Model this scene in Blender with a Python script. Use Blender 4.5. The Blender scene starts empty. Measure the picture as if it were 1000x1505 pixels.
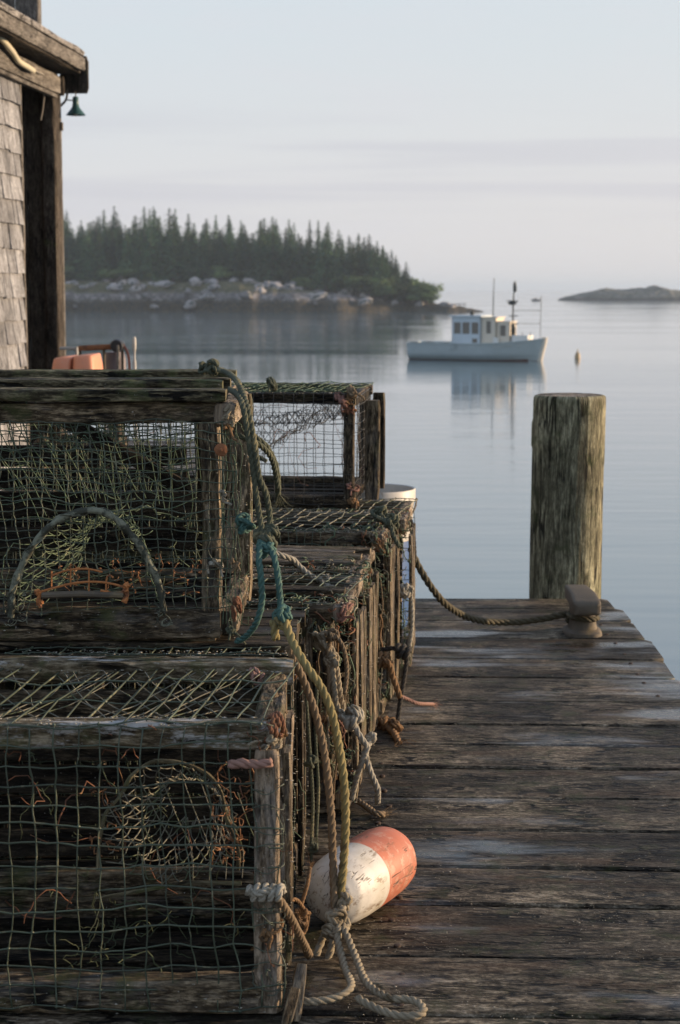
import bpy, math, random
from mathutils import Vector, Matrix, noise
V = Vector
R = math.radians
SC = bpy.context.scene
COL = SC.collection

# ------------------------------------------------------------------ camera
CAM_Z, PITCH, FPX = 1.12, R(7.46), 2500.0
cam_d = bpy.data.cameras.new('camera')
cam = bpy.data.objects.new('camera', cam_d)
COL.objects.link(cam)
cam.location = (0, 0, CAM_Z)
cam.rotation_euler = (math.pi / 2 - PITCH, 0, 0)
cam_d.sensor_fit = 'VERTICAL'
cam_d.sensor_height = 36
cam_d.lens = FPX * 36 / 1505
cam_d.clip_start = 0.05
cam_d.clip_end = 30000
cam_d.dof.use_dof = True
cam_d.dof.focus_distance = 3.3
cam_d.dof.aperture_fstop = 9.5
SC.camera = cam
SC.view_settings.view_transform = 'Standard'
SC.view_settings.look = 'None'
SC.view_settings.gamma = 1
SC.view_settings.exposure = 0.58
SC.cycles.use_denoising = True
SC.cycles.max_bounces = 8
SC.cycles.diffuse_bounces = 3
SC.cycles.glossy_bounces = 4
SC.cycles.volume_bounces = 0
SC.cycles.transparent_max_bounces = 8
SC.cycles.caustics_reflective = False
SC.cycles.caustics_refractive = False
SC.cycles.sample_clamp_indirect = 4.0


def at(px, py, Y):
    """world point on the photograph's ray through (px, py) at depth Y"""
    dx = (px - 500) / FPX
    dy = (752.5 - py) / FPX
    d = V((dx, math.cos(PITCH) + dy * math.sin(PITCH), -math.sin(PITCH) + dy * math.cos(PITCH)))
    return V((0, 0, CAM_Z)) + d * (Y / d.y)


# ------------------------------------------------------------------ node helper
def nd(nt, typ, ins=None, **props):
    n = nt.nodes.new(typ)
    for k, v in props.items():
        setattr(n, k, v)
    for k, v in (ins or {}).items():
        s = n.inputs[k]
        if isinstance(v, bpy.types.NodeSocket):
            nt.links.new(v, s)
        else:
            if hasattr(s.default_value, '__len__') and not hasattr(v, '__len__'):
                v = (v,) * len(s.default_value)
            elif hasattr(v, '__len__') and len(v) == 3 and len(s.default_value) == 4:
                v = (*v, 1)
            s.default_value = v
    return n


def mth(nt, op, a, b=0.0, c=0.0, clamp=False):
    return nd(nt, 'ShaderNodeMath', {0: a, 1: b, 2: c}, operation=op, use_clamp=clamp).outputs[0]


def mixc(nt, f, a, b, blend='MIX'):
    n = nd(nt, 'ShaderNodeMix', data_type='RGBA', blend_type=blend)
    for key, v in ((0, f), (6, a), (7, b)):
        s = n.inputs[key]
        if isinstance(v, bpy.types.NodeSocket):
            nt.links.new(v, s)
        elif key == 0:
            s.default_value = v
        else:
            s.default_value = (*v, 1) if len(v) == 3 else v
    return n.outputs[2]


def ramp(nt, fac, stops, interp='LINEAR'):
    n = nt.nodes.new('ShaderNodeValToRGB')
    nt.links.new(fac, n.inputs[0])
    cr = n.color_ramp
    cr.interpolation = interp
    while len(cr.elements) < len(stops):
        cr.elements.new(0.5)
    for e, (p, c) in zip(cr.elements, stops):
        e.position = p
        if not hasattr(c, '__len__'):
            c = (c, c, c)
        e.color = (*c, 1)
    return n.outputs[0]


def smap(nt, x, lo, hi):
    return nd(nt, 'ShaderNodeMapRange', {0: x, 1: lo, 2: hi, 3: 0.0, 4: 1.0}, interpolation_type='SMOOTHSTEP').outputs[0]


def noi(nt, vec, scale, detail=3.0, rough=0.55, dist=0.0):
    return nd(nt, 'ShaderNodeTexNoise', {'Vector': vec, 'Scale': scale, 'Detail': detail,
                                         'Roughness': rough, 'Distortion': dist}).outputs[0]


# ------------------------------------------------------------------ world + sun
SUN_EL, SUN_AZ = R(8.5), R(11)          # azimuth measured from +X towards +Y
w = bpy.data.worlds.new('World')
SC.world = w
w.use_nodes = True
nt = w.node_tree
nt.nodes.clear()
STR = 0.12
tc = nd(nt, 'ShaderNodeTexCoord')
gen = tc.outputs['Generated']
sky = nd(nt, 'ShaderNodeTexSky', sky_type='NISHITA')
sky.sun_disc = False
sky.sun_elevation = SUN_EL
sky.sun_rotation = math.pi / 2 - SUN_AZ
sky.air_density = 1.2
sky.dust_density = 2.0
sky.ozone_density = 2.0
sep = nd(nt, 'ShaderNodeSeparateXYZ', {0: gen})
el = sep.outputs[2]
DIM = .70                                # world a little dimmer, exposure up: stronger low sun
g = lambda c: tuple(x * DIM / STR / 10 for x in c)
grad = ramp(nt, mth(nt, 'MAXIMUM', el, 0.0), [
    (0.0, g((.745, .725, .735))), (0.055, g((.735, .740, .765))), (0.165, g((.655, .740, .805))),
    (0.35, g((.40, .54, .74))), (0.7, g((.36, .48, .70))), (1.0, g((.36, .48, .70)))])
grad = nd(nt, 'ShaderNodeVectorMath', {0: grad, 1: (10, 10, 10)}, operation='MULTIPLY').outputs[0]
# long flat cloud bands
mp = nd(nt, 'ShaderNodeMapping', {'Vector': gen, 'Scale': (1.3, 1.3, 34.0)}).outputs[0]
cl = noi(nt, mp, 1.5, 5, .5, .4)
cmask = mth(nt, 'MULTIPLY', smap(nt, cl, .40, .58), smap(nt, el, .03, .05))
cmask = mth(nt, 'MULTIPLY', cmask, mth(nt, 'SUBTRACT', 1.0, smap(nt, el, .080, .115)))
wisp = noi(nt, nd(nt, 'ShaderNodeMapping', {'Vector': gen, 'Scale': (3, 3, 12.0)}).outputs[0], 2.2, 6, .6, .6)
grad = mixc(nt, mth(nt, 'MULTIPLY', cmask, .46), grad, tuple(x * DIM / STR for x in (.56, .57, .66)))
grad = mixc(nt, mth(nt, 'MULTIPLY', smap(nt, wisp, .42, .75), .28), grad, tuple(x * DIM / STR for x in (.72, .72, .78)))
# warmer, brighter towards the sun
sd = V((math.cos(SUN_EL) * math.cos(SUN_AZ), math.cos(SUN_EL) * math.sin(SUN_AZ), math.sin(SUN_EL)))
dt = nd(nt, 'ShaderNodeVectorMath', {0: gen, 1: tuple(sd)}, operation='DOT_PRODUCT').outputs['Value']
glow = smap(nt, dt, -.3, 1.0)
grad = mixc(nt, mth(nt, 'MULTIPLY', glow, .14), grad, tuple(x * DIM / STR for x in (1.0, .80, .60)))
skyc = mixc(nt, .06, grad, sky.outputs[0])
bg = nd(nt, 'ShaderNodeBackground', {'Color': skyc, 'Strength': STR})
out = nd(nt, 'ShaderNodeOutputWorld', {'Surface': bg.outputs[0]})

sl = bpy.data.lights.new('sun', 'SUN')
sl.energy = 5.0
sl.angle = R(0.9)
sl.color = (1.0, .73, .47)
so = bpy.data.objects.new('sun', sl)
COL.objects.link(so)
so.rotation_euler = sd.to_track_quat('Z', 'Y').to_euler()
so.location = (5, 2, 5)


# ------------------------------------------------------------------ mesh builder
class MB:
    def __init__(s):
        s.v = []; s.f = []; s.uv = []; s.pv = []; s.mi = []

    def add(s, vs, fs, uvs=None, pv=.5, mi=0):
        b = len(s.v)
        s.v.extend(vs)
        for i, f in enumerate(fs):
            s.f.append([b + k for k in f])
            s.uv.append(uvs[i] if uvs else [(0.0, 0.0)] * len(f))
            s.pv.append(pv)
            s.mi.append(mi)

    def build(s, name, mat, parent=None, loc=None, sharp=40):
        me = bpy.data.meshes.new(name)
        if loc is None:
            loc = V((0, 0, 0))
        loc = V(loc)
        if loc.length > 0:
            vs = [(p[0] - loc.x, p[1] - loc.y, p[2] - loc.z) for p in s.v]
        else:
            vs = s.v
        me.from_pydata(vs, [], s.f)
        uvl = me.uv_layers.new(name='UVMap')
        flat = []
        for u in s.uv:
            for c in u:
                flat.extend(c)
        uvl.data.foreach_set('uv', flat)
        a = me.attributes.new('pv', 'FLOAT', 'FACE')
        a.data.foreach_set('value', s.pv)
        for m in (mat if isinstance(mat, (list, tuple)) else [mat]):
            me.materials.append(m)
        me.polygons.foreach_set('material_index', s.mi)
        me.polygons.foreach_set('use_smooth', [True] * len(s.f))
        if sharp:
            me.set_sharp_from_angle(angle=R(sharp))
        me.update()
        o = bpy.data.objects.new(name, me)
        COL.objects.link(o)
        o.location = loc
        if parent:
            o.parent = parent
        return o


def tag(o, label=None, cat=None, group=None, kind=None):
    if label: o['label'] = label
    if cat: o['category'] = cat
    if group: o['group'] = group
    if kind: o['kind'] = kind
    return o


def empty(name, loc, label, cat, group=None, rz=0.0):
    o = bpy.data.objects.new(name, None)
    o.empty_display_size = .1
    COL.objects.link(o)
    o.location = loc
    o.rotation_euler = (0, 0, rz)
    return tag(o, label, cat, group)


def frame_of(d, up):
    d = d.normalized()
    s = d.cross(up)
    if s.length < 1e-4:
        s = d.cross(V((0, 1, 0)))
    s.normalize()
    return d, s, s.cross(d).normalized()


def plank(mb, a, b, w, t, up=(0, 0, 1), seg=.03, k=3, ch=None, jit=.0012, warp=.0, pv=None, rng=random, chips=True):
    """a weathered board from a to b: w across, t thick (along up); chamfered, noisy, UV in metres"""
    a, b, up = V(a), V(b), V(up)
    L = (b - a).length
    d, s, u = frame_of(b - a, up)
    ch = ch if ch is not None else min(w, t) * .12
    hw, ht = w / 2, t / 2
    prof = []
    cor = [(-hw, -ht), (hw, -ht), (hw, ht), (-hw, ht)]
    for i in range(4):
        p, q = V(cor[i]), V(cor[(i + 1) % 4])
        e = (q - p)
        l = e.length
        e.normalize()
        p2, q2 = p + e * ch, q - e * ch
        for j in range(k + 1):
            prof.append(p2.lerp(q2, j / k))
    n = len(prof)
    per = [0.0]
    for i in range(n):
        per.append(per[-1] + (prof[(i + 1) % n] - prof[i]).length)
    m = max(2, int(L / seg) + 1)
    ou, ov, sd = rng.uniform(0, 50), rng.uniform(0, 50), rng.uniform(0, 200)
    pv = rng.random() if pv is None else pv
    chip = .42 if chips else 0.0
    bow1, bow2 = rng.uniform(-1, 1) * warp, rng.uniform(-1, 1) * warp
    vs = []
    for i in range(m):
        x = L * i / (m - 1)
        tt = i / (m - 1)
        bend = 4 * tt * (1 - tt)
        c = a + d * x + s * bow1 * bend + u * bow2 * bend
        endf = 1.0 - (.12 * max(0, 1 - min(x, L - x) / .012) if ch else 0)
        for j, q in enumerate(prof):
            nz = noise.noise(V((x * 9 + sd, q.x * 70, q.y * 70))) * 1.0 + noise.noise(V((x * 2.5 + sd, q.x * 18, q.y * 18 + 7))) * 1.6
            r = 1 + (nz * jit) / max(.004, q.length)
            if j % (k + 1) in (0, k) and jit > .0011:
                cz = noise.noise(V((x * 22 + sd, (j // (k + 1)) * 31.7 + (j % (k + 1) == k) * 31.7, 0)))
                r -= max(0, cz - .22) * chip
            vs.append(tuple(c + s * (q.x * r * endf) + u * (q.y * r * endf)))
    fs, uvs = [], []
    for i in range(m - 1):
        u0, u1 = ou + L * i / (m - 1), ou + L * (i + 1) / (m - 1)
        for j in range(n):
            j2 = (j + 1) % n
            fs.append((i * n + j, i * n + j2, (i + 1) * n + j2, (i + 1) * n + j))
            uvs.append([(u0, ov + per[j]), (u0, ov + per[j + 1]), (u1, ov + per[j + 1]), (u1, ov + per[j])])
    for base, rev in ((0, True), ((m - 1) * n, False)):
        idx = list(range(base, base + n))
        if rev: idx.reverse()
        fs.append(tuple(idx))
        uvs.append([(ou + prof[q - base].y * .15, ov + prof[q - base].x) for q in idx])
    # orientation: make outward
    mb.add(vs, [tuple(reversed(f)) for f in fs], [list(reversed(x)) for x in uvs], pv)


def box(mb, lo, hi, pv=.5, mi=0):
    x0, y0, z0 = lo; x1, y1, z1 = hi
    vs = [(x0, y0, z0), (x1, y0, z0), (x1, y1, z0), (x0, y1, z0), (x0, y0, z1), (x1, y0, z1), (x1, y1, z1), (x0, y1, z1)]
    fs = [(3, 2, 1, 0), (4, 5, 6, 7), (0, 1, 5, 4), (1, 2, 6, 5), (2, 3, 7, 6), (3, 0, 4, 7)]
    uvs = []
    for f in fs:
        ps = [vs[i] for i in f]
        ax = max(range(3), key=lambda c: -(max(p[c] for p in ps) - min(p[c] for p in ps)))
        o = [c for c in range(3) if c != ax]
        uvs.append([(p[o[1]], p[o[0]]) for p in ps])
    mb.add(vs, fs, uvs, pv, mi)


def frames(pts):
    n = len(pts)
    out = []
    t0 = (pts[1] - pts[0]).normalized()
    nrm = t0.orthogonal().normalized()
    for i in range(n):
        t = (pts[min(i + 1, n - 1)] - pts[max(i - 1, 0)])
        t = t.normalized() if t.length > 1e-9 else t0
        nrm = (nrm - t * nrm.dot(t))
        nrm = nrm.normalized() if nrm.length > 1e-6 else t.orthogonal().normalized()
        out.append((t, nrm, t.cross(nrm)))
    return out


def tube(mb, pts, r, sides=5, cap=True, pv=.5, rf=None, mi=0):
    pts = [V(p) for p in pts]
    fr = frames(pts)
    vs, uvs, fs = [], [], []
    ln = 0.0
    us = []
    for i, p in enumerate(pts):
        if i: ln += (p - pts[i - 1]).length
        us.append(ln)
        rr = r * (rf(i / (len(pts) - 1)) if rf else 1)
        _, n1, n2 = fr[i]
        for j in range(sides):
            a = 2 * math.pi * j / sides
            vs.append(tuple(p + n1 * (math.cos(a) * rr) + n2 * (math.sin(a) * rr)))
    c = 2 * math.pi * r
    for i in range(len(pts) - 1):
        for j in range(sides):
            j2 = (j + 1) % sides
            fs.append((i * sides + j, i * sides + j2, (i + 1) * sides + j2, (i + 1) * sides + j))
            a, b = c * j / sides, c * (j + 1) / sides
            uvs.append([(us[i], a), (us[i], b), (us[i + 1], b), (us[i + 1], a)])
    if cap:
        fs.append(tuple(reversed(range(sides))))
        uvs.append([(0, 0)] * sides)
        e = (len(pts) - 1) * sides
        fs.append(tuple(range(e, e + sides)))
        uvs.append([(0, 0)] * sides)
    mb.add(vs, fs, uvs, pv, mi)


def smooth(pts, step):
    """Catmull-Rom through pts, resampled evenly"""
    P = [V(p) for p in pts]
    P = [P[0] * 2 - P[1]] + P + [P[-1] * 2 - P[-2]]
    dense = []
    for i in range(1, len(P) - 2):
        p0, p1, p2, p3 = P[i - 1], P[i], P[i + 1], P[i + 2]
        m = max(4, int((p2 - p1).length / step * 2))
        for j in range(m):
            t = j / m
            dense.append(.5 * ((2 * p1) + (p2 - p0) * t + (2 * p0 - 5 * p1 + 4 * p2 - p3) * t * t + (3 * p1 - p0 - 3 * p2 + p3) * t ** 3))
    dense.append(P[-2])
    out = [dense[0]]
    acc = 0.0
    for i in range(1, len(dense)):
        seg = (dense[i] - dense[i - 1]).length
        while acc + seg >= step and seg > 1e-9:
            f = (step - acc) / seg
            q = dense[i - 1].lerp(dense[i], f)
            out.append(q)
            dense[i - 1] = q
            seg = (dense[i] - q).length
            acc = 0.0
        acc += seg
    if (out[-1] - dense[-1]).length > step * .3:
        out.append(dense[-1])
    return out


def rope(mb, pts, r, pitch=None, fuzz=.5, rng=random, raw=False, mi=0, fray=False):
    """three-strand laid rope along pts"""
    pitch = pitch or r * 6.5
    path = pts if raw else smooth(pts, pitch / 7)
    if len(path) < 3: return
    fr = frames(path)
    ln = [0.0]
    for i in range(1, len(path)):
        ln.append(ln[-1] + (path[i] - path[i - 1]).length)
    for s in range(3):
        sp = []
        for i, p in enumerate(path):
            a = 2 * math.pi * (ln[i] / pitch + s / 3)
            wob = 1 + .22 * noise.noise(V((ln[i] * 30, s * 9.0, p.x * 5)))
            sp.append(p + (fr[i][1] * math.cos(a) + fr[i][2] * math.sin(a)) * (r * .5 * wob))
        tube(mb, sp, r * .56, 7, True, rng.uniform(.35, .65), mi=mi)
    nf = int(ln[-1] / r * 1.1 * fuzz)
    for _ in range(nf):
        i = rng.randrange(len(path))
        a = rng.uniform(0, 6.28)
        o = fr[i][1] * math.cos(a) + fr[i][2] * math.sin(a)
        p = path[i] + o * r * .9
        l = r * rng.uniform(.3, .9)
        q = p + o * l * .7 + fr[i][0] * rng.uniform(-l, l)
        tube(mb, [p, p.lerp(q, .5) + o * l * .15, q + fr[i][0] * rng.uniform(-l, l) * .4], r * .035, 3, False, .8, mi=mi)
    if fray:
        e, t = path[-1], fr[-1][0]
        for _ in range(38):
            dd = (t + V((rng.gauss(0, .35), rng.gauss(0, .35), rng.gauss(0, .35)))).normalized()
            l = r * rng.uniform(1.5, 4.5)
            p = e - t * r
            q = p + dd * l
            tube(mb, [p, q, q + (dd + V((rng.gauss(0, .5), rng.gauss(0, .5), rng.gauss(-.3, .4)))) * l * .5], r * .06, 3, False, .8, mi=mi)


def knot(mb, c, R_, r, rot=(0, 0, 0), rng=random, sq=(1, 1, 1), mi=0):
    """a lumpy knot: rope following a trefoil"""
    c = V(c)
    from mathutils import Euler
    M = Euler(rot).to_matrix()
    pts = []
    n = 72
    for i in range(n + 1):
        t = 2 * math.pi * i / n
        p = V(((math.sin(t) + 2 * math.sin(2 * t)) / 3 * sq[0], (math.cos(t) - 2 * math.cos(2 * t)) / 3 * sq[1], -math.sin(3 * t) * .55 * sq[2]))
        pts.append(c + M @ (p * R_))
    rope(mb, pts, r, rng=rng, fuzz=.5, raw=False, mi=mi)


def wraps(mb, c, axis, R_, r, n, pitch=None, rng=random, mi=0):
    """n turns of rope round an axis"""
    c = V(c)
    d, s, u = frame_of(V(axis), V((0, 0, 1)) if abs(V(axis).normalized().z) < .9 else V((0, 1, 0)))
    pitch = pitch or r * 2.1
    pts = []
    for i in range(int(n * 14) + 1):
        a = 2 * math.pi * i / 14
        rr = R_ * (1 + .06 * math.sin(a * 1.7))
        pts.append(c + d * (pitch * (a / 6.283 - n / 2)) + s * math.cos(a) * rr + u * math.sin(a) * rr)
    rope(mb, pts, r, rng=rng, fuzz=.3, mi=mi)


def grid(mb, P, nu, nv, r, jit=.003, rng=random, skip=.01, sides=4, knots=0.0, sub=2, sag=.004):
    """wire mesh: P(u,v) -> point on a sheet, u,v in 0..1"""
    sdd = rng.uniform(0, 99)
    cache = {}

    def node(i, j):
        if (i, j) not in cache:
            p = V(P(i / nu, j / nv))
            e = 1.0
            cache[(i, j)] = p + V([noise.noise(p * 9 + V((sdd, k * 7.7, 0))) * sag + rng.gauss(0, jit * .4) for k in range(3)]) * e
        return cache[(i, j)]

    def runs(seq):
        cur = []
        for a in seq:
            if cur and rng.random() < skip:
                if len(cur) > 1: yield cur
                cur = []
            cur.append(a)
        if len(cur) > 1: yield cur

    for i in range(nu + 1):
        for run in runs([node(i, j) for j in range(nv + 1)]):
            pts = []
            for q in range(len(run) - 1):
                for t in range(sub):
                    pts.append(run[q].lerp(run[q + 1], t / sub) + V((rng.gauss(0, jit * .18), rng.gauss(0, jit * .18), rng.gauss(0, jit * .18))))
            pts.append(run[-1])
            tube(mb, pts, r * rng.uniform(.85, 1.2), sides, True, rng.random())
    for j in range(nv + 1):
        for run in runs([node(i, j) for i in range(nu + 1)]):
            pts = []
            for q in range(len(run) - 1):
                for t in range(sub):
                    pts.append(run[q].lerp(run[q + 1], t / sub) + V((0, 0, rng.gauss(0, jit * .18))))
            pts.append(run[-1])
            tube(mb, pts, r * rng.uniform(.85, 1.2), sides, True, rng.random())
    if knots:
        for (i, j), p in list(cache.items()):
            if rng.random() < knots:
                blob(mb, p, r * rng.uniform(1.9, 3.2), rng)


def blob(mb, c, r, rng=random, sq=(1, 1, 1), sub=1, amp=.25, pv=None, mi=0):
    if sub == 1:
        vs0, fs = OCT
    else:
        vs0, fs = ICO[sub]
    sd_ = rng.uniform(0, 99)
    vs = []
    for v in vs0:
        k = 1 + amp * 2 * noise.noise(V(v) * 1.6 + V((sd_, 0, 0)))
        vs.append((c[0] + v[0] * r * sq[0] * k, c[1] + v[1] * r * sq[1] * k, c[2] + v[2] * r * sq[2] * k))
    mb.add(vs, fs, None, rng.random() if pv is None else pv, mi)


OCT = ([(1, 0, 0), (0, 1, 0), (-1, 0, 0), (0, -1, 0), (0, 0, 1), (0, 0, -1)],
       [(0, 1, 4), (1, 2, 4), (2, 3, 4), (3, 0, 4), (1, 0, 5), (2, 1, 5), (3, 2, 5), (0, 3, 5)])


def ico(level):
    import bmesh
    bm = bmesh.new()
    bmesh.ops.create_icosphere(bm, subdivisions=level, radius=1)
    vs = [tuple(v.co) for v in bm.verts]
    fs = [tuple(v.index for v in f.verts) for f in bm.faces]
    bm.free()
    return vs, fs


ICO = {2: ico(2), 3: ico(3), 4: ico(4)}


def lathe(mb, prof, c, n=32, axis=None, pv=.5, mi=0, wob=0.0, closed=False):
    """prof [(r, z)...] turned about axis through c"""
    c = V(c)
    if axis is None:
        d, s, u = V((0, 0, 1)), V((1, 0, 0)), V((0, 1, 0))
    else:
        d = V(axis).normalized()
        s = d.orthogonal().normalized()
        u = d.cross(s)
    vs, fs, uvs = [], [], []
    for (r, z) in prof:
        for j in range(n):
            a = 2 * math.pi * j / n
            k = 1 + wob * noise.noise(V((math.cos(a) * 1.5, math.sin(a) * 1.5, z * 6)))
            vs.append(tuple(c + d * z + (s * math.cos(a) + u * math.sin(a)) * (r * k)))
    L = [0.0]
    for i in range(1, len(prof)):
        L.append(L[-1] + math.hypot(prof[i][0] - prof[i - 1][0], prof[i][1] - prof[i - 1][1]))
    rm = max(p[0] for p in prof)
    for i in range(len(prof) - 1):
        for j in range(n):
            j2 = (j + 1) % n
            fs.append((i * n + j, i * n + j2, (i + 1) * n + j2, (i + 1) * n + j))
            a, b = rm * 6.283 * j / n, rm * 6.283 * (j + 1) / n
            uvs.append([(L[i], a), (L[i], b), (L[i + 1], b), (L[i + 1], a)])
    fs.append(tuple(reversed(range(n)))); uvs.append([(0, 0)] * n)
    e = (len(prof) - 1) * n
    fs.append(tuple(range(e, e + n))); uvs.append([(0, 0)] * n)
    mb.add(vs, fs, uvs, pv, mi)


# ------------------------------------------------------------------ materials
def newmat(name):
    m = bpy.data.materials.new(name)
    m.use_nodes = True
    nt = m.node_tree
    b = nt.nodes['Principled BSDF']
    return m, nt, b


def wood(name, dark, mid, light, moss=0.0, moss_col=(.05, .06, .02), fleck=.3, rough=.72, wet=0.0, grain=1.0,
         bump=1.0, crack=1.0, blotch=.6, patch=0.0, patch_col=(.35, .34, .33), knots=0.0, asp=1.6, warm=0.0, edge=.45, spec=.35, big=0.0):
    m, nt, b = newmat(name)
    uv = nd(nt, 'ShaderNodeUVMap').outputs[0]
    obj = nd(nt, 'ShaderNodeTexCoord').outputs['Object']
    pv = nd(nt, 'ShaderNodeAttribute', attribute_name='pv').outputs['Fac']
    s = nd(nt, 'ShaderNodeSeparateXYZ', {0: uv})
    u, v = s.outputs[0], s.outputs[1]
    wv = noi(nt, nd(nt, 'ShaderNodeCombineXYZ', {0: mth(nt, 'MULTIPLY', u, 2.2), 1: mth(nt, 'MULTIPLY', v, 9)}).outputs[0], 1.0, 2)
    v2 = mth(nt, 'ADD', v, mth(nt, 'MULTIPLY', wv, .03))
    kd = None
    if knots:
        vor = nd(nt, 'ShaderNodeTexVoronoi', {'Vector': nd(nt, 'ShaderNodeCombineXYZ', {0: mth(nt, 'MULTIPLY', u, 2.1), 1: mth(nt, 'MULTIPLY', v, 7.0)}).outputs[0], 'Scale': 1.0})
        kd = vor.outputs['Distance']
        kn = mth(nt, 'SUBTRACT', 1.0, smap(nt, kd, .03, .16))
        v2 = mth(nt, 'ADD', v2, mth(nt, 'MULTIPLY', mth(nt, 'SUBTRACT', 1.0, smap(nt, kd, .05, .45)), .018))
    c1 = nd(nt, 'ShaderNodeCombineXYZ', {0: mth(nt, 'MULTIPLY', u, 11 * grain * asp), 1: mth(nt, 'MULTIPLY', v2, 95 * grain), 2: mth(nt, 'MULTIPLY', pv, 9)}).outputs[0]
    c2 = nd(nt, 'ShaderNodeCombineXYZ', {0: mth(nt, 'MULTIPLY', u, 40 * grain * asp), 1: mth(nt, 'MULTIPLY', v2, 240 * grain)}).outputs[0]
    c3 = nd(nt, 'ShaderNodeCombineXYZ', {0: mth(nt, 'MULTIPLY', u, 3.4 * asp), 1: mth(nt, 'MULTIPLY', v2, 40), 2: mth(nt, 'MULTIPLY', pv, 7)}).outputs[0]
    g1 = noi(nt, c1, 1.0, 6, .68)
    g2 = noi(nt, c2, 1.0, 3, .6)
    g3 = noi(nt, c3, 1.0, 3, .5)
    gg = mth(nt, 'ADD', mth(nt, 'MULTIPLY', g1, .62), mth(nt, 'MULTIPLY', g2, .38))
    col = ramp(nt, gg, [(.38, dark), (.485, mid), (.60, light)])
    # tone of each board, big stains
    bl = noi(nt, obj, 3.2, 4, .6)
    stain = noi(nt, nd(nt, 'ShaderNodeCombineXYZ', {0: mth(nt, 'MULTIPLY', u, 5), 1: mth(nt, 'MULTIPLY', v, 16), 2: pv}).outputs[0], 1.0, 5, .65)
    tone = mth(nt, 'ADD', mth(nt, 'MULTIPLY', pv, .55), .72)
    tone = mth(nt, 'MULTIPLY', tone, mth(nt, 'ADD', 1 - blotch * .55, mth(nt, 'MULTIPLY', smap(nt, bl, .3, .7), blotch * .9)))
    tone = mth(nt, 'MULTIPLY', tone, mth(nt, 'ADD', 1 - blotch * .5, mth(nt, 'MULTIPLY', smap(nt, stain, .32, .62), blotch * .75)))
    col = mixc(nt, 1.0, col, nd(nt, 'ShaderNodeCombineXYZ', {0: tone, 1: tone, 2: tone}).outputs[0], 'MULTIPLY')
    if big:
        bg_ = mth(nt, 'ADD', 1.0 - big * .6, mth(nt, 'MULTIPLY', smap(nt, noi(nt, nd(nt, 'ShaderNodeMapping', {'Vector': obj, 'Scale': (.55, 1.3, 1)}).outputs[0], 3.0, 5, .62, .4), .40, .62), big))
        col = mixc(nt, 1.0, col, nd(nt, 'ShaderNodeCombineXYZ', {0: bg_, 1: bg_, 2: bg_}).outputs[0], 'MULTIPLY')
    spk = noi(nt, nd(nt, 'ShaderNodeCombineXYZ', {0: mth(nt, 'MULTIPLY', u, 60), 1: mth(nt, 'MULTIPLY', v, 130), 2: pv}).outputs[0], 1.0, 5, .75)
    spt = mth(nt, 'ADD', -.15, mth(nt, 'MULTIPLY', spk, 2.3))
    col = mixc(nt, 1.0, col, nd(nt, 'ShaderNodeCombineXYZ', {0: spt, 1: spt, 2: spt}).outputs[0], 'MULTIPLY')
    if warm:
        wn = smap(nt, noi(nt, nd(nt, 'ShaderNodeCombineXYZ', {0: mth(nt, 'MULTIPLY', u, 2.4), 1: mth(nt, 'MULTIPLY', v, 12), 2: 9.0}).outputs[0], 1.0, 4), .5, .72)
        col = mixc(nt, mth(nt, 'MULTIPLY', wn, warm), col, (.105, .055, .028))
    # cracks
    cr = mth(nt, 'SUBTRACT', 1.0, smap(nt, mth(nt, 'ABSOLUTE', mth(nt, 'SUBTRACT', g3, .5)), .018, .050))
    crm = mth(nt, 'MULTIPLY', cr, smap(nt, noi(nt, obj, 7.0, 3), .44, .58))
    crm = mth(nt, 'MULTIPLY', crm, crack, clamp=True)
    col = mixc(nt, crm, col, tuple(x * .25 for x in dark))
    if kd is not None:
        col = mixc(nt, mth(nt, 'MULTIPLY', kn, knots), col, (.022, .013, .009))
    if patch:
        pn = noi(nt, nd(nt, 'ShaderNodeCombineXYZ', {0: mth(nt, 'MULTIPLY', u, 7), 1: mth(nt, 'MULTIPLY', v2, 24), 2: mth(nt, 'MULTIPLY', pv, 5)}).outputs[0], 1.0, 8, .72)
        col = mixc(nt, mth(nt, 'MULTIPLY', smap(nt, pn, .51, .58), patch), col, patch_col)
    if edge:
        pt = nd(nt, 'ShaderNodeNewGeometry').outputs['Pointiness']
        em = mth(nt, 'MULTIPLY', smap(nt, pt, .515, .60), mth(nt, 'MULTIPLY', smap(nt, stain, .40, .60), edge))
        col = mixc(nt, em, col, tuple(min(.6, x * 1.5) for x in light))
    if moss:
        mn = noi(nt, obj, 11.0, 7, .7)
        mm = mth(nt, 'MULTIPLY', smap(nt, mn, .62 - moss * .25, .74 - moss * .15), min(1.0, .45 + moss * .5))
        mcol = mixc(nt, noi(nt, obj, 60, 3), moss_col, tuple(x * 2.2 for x in moss_col))
        col = mixc(nt, mm, col, mcol)
    if fleck:
        fn = noi(nt, obj, 210.0, 2, .5)
        fm = mth(nt, 'MULTIPLY', smap(nt, fn, .70, .74), smap(nt, noi(nt, obj, 9.0, 3), .42, .62))
        col = mixc(nt, mth(nt, 'MULTIPLY', fm, fleck), col, (.42, .40, .36))
    nt.links.new(col, b.inputs['Base Color'])
    rr = mth(nt, 'ADD', rough - .12, mth(nt, 'MULTIPLY', g1, .3))
    if wet:
        wn2 = noi(nt, nd(nt, 'ShaderNodeCombineXYZ', {0: mth(nt, 'MULTIPLY', u, 1.7), 1: mth(nt, 'MULTIPLY', v, 6), 2: mth(nt, 'MULTIPLY', pv, 40)}).outputs[0], 1.0, 5, .6)
        wm = mth(nt, 'MULTIPLY', smap(nt, wn2, .50, .64), wet)
        rr = mth(nt, 'SUBTRACT', rr, mth(nt, 'MULTIPLY', wm, rough * .62))
    nt.links.new(rr, b.inputs['Roughness'])
    sv = mth(nt, 'MULTIPLY', stain, spec)
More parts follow.
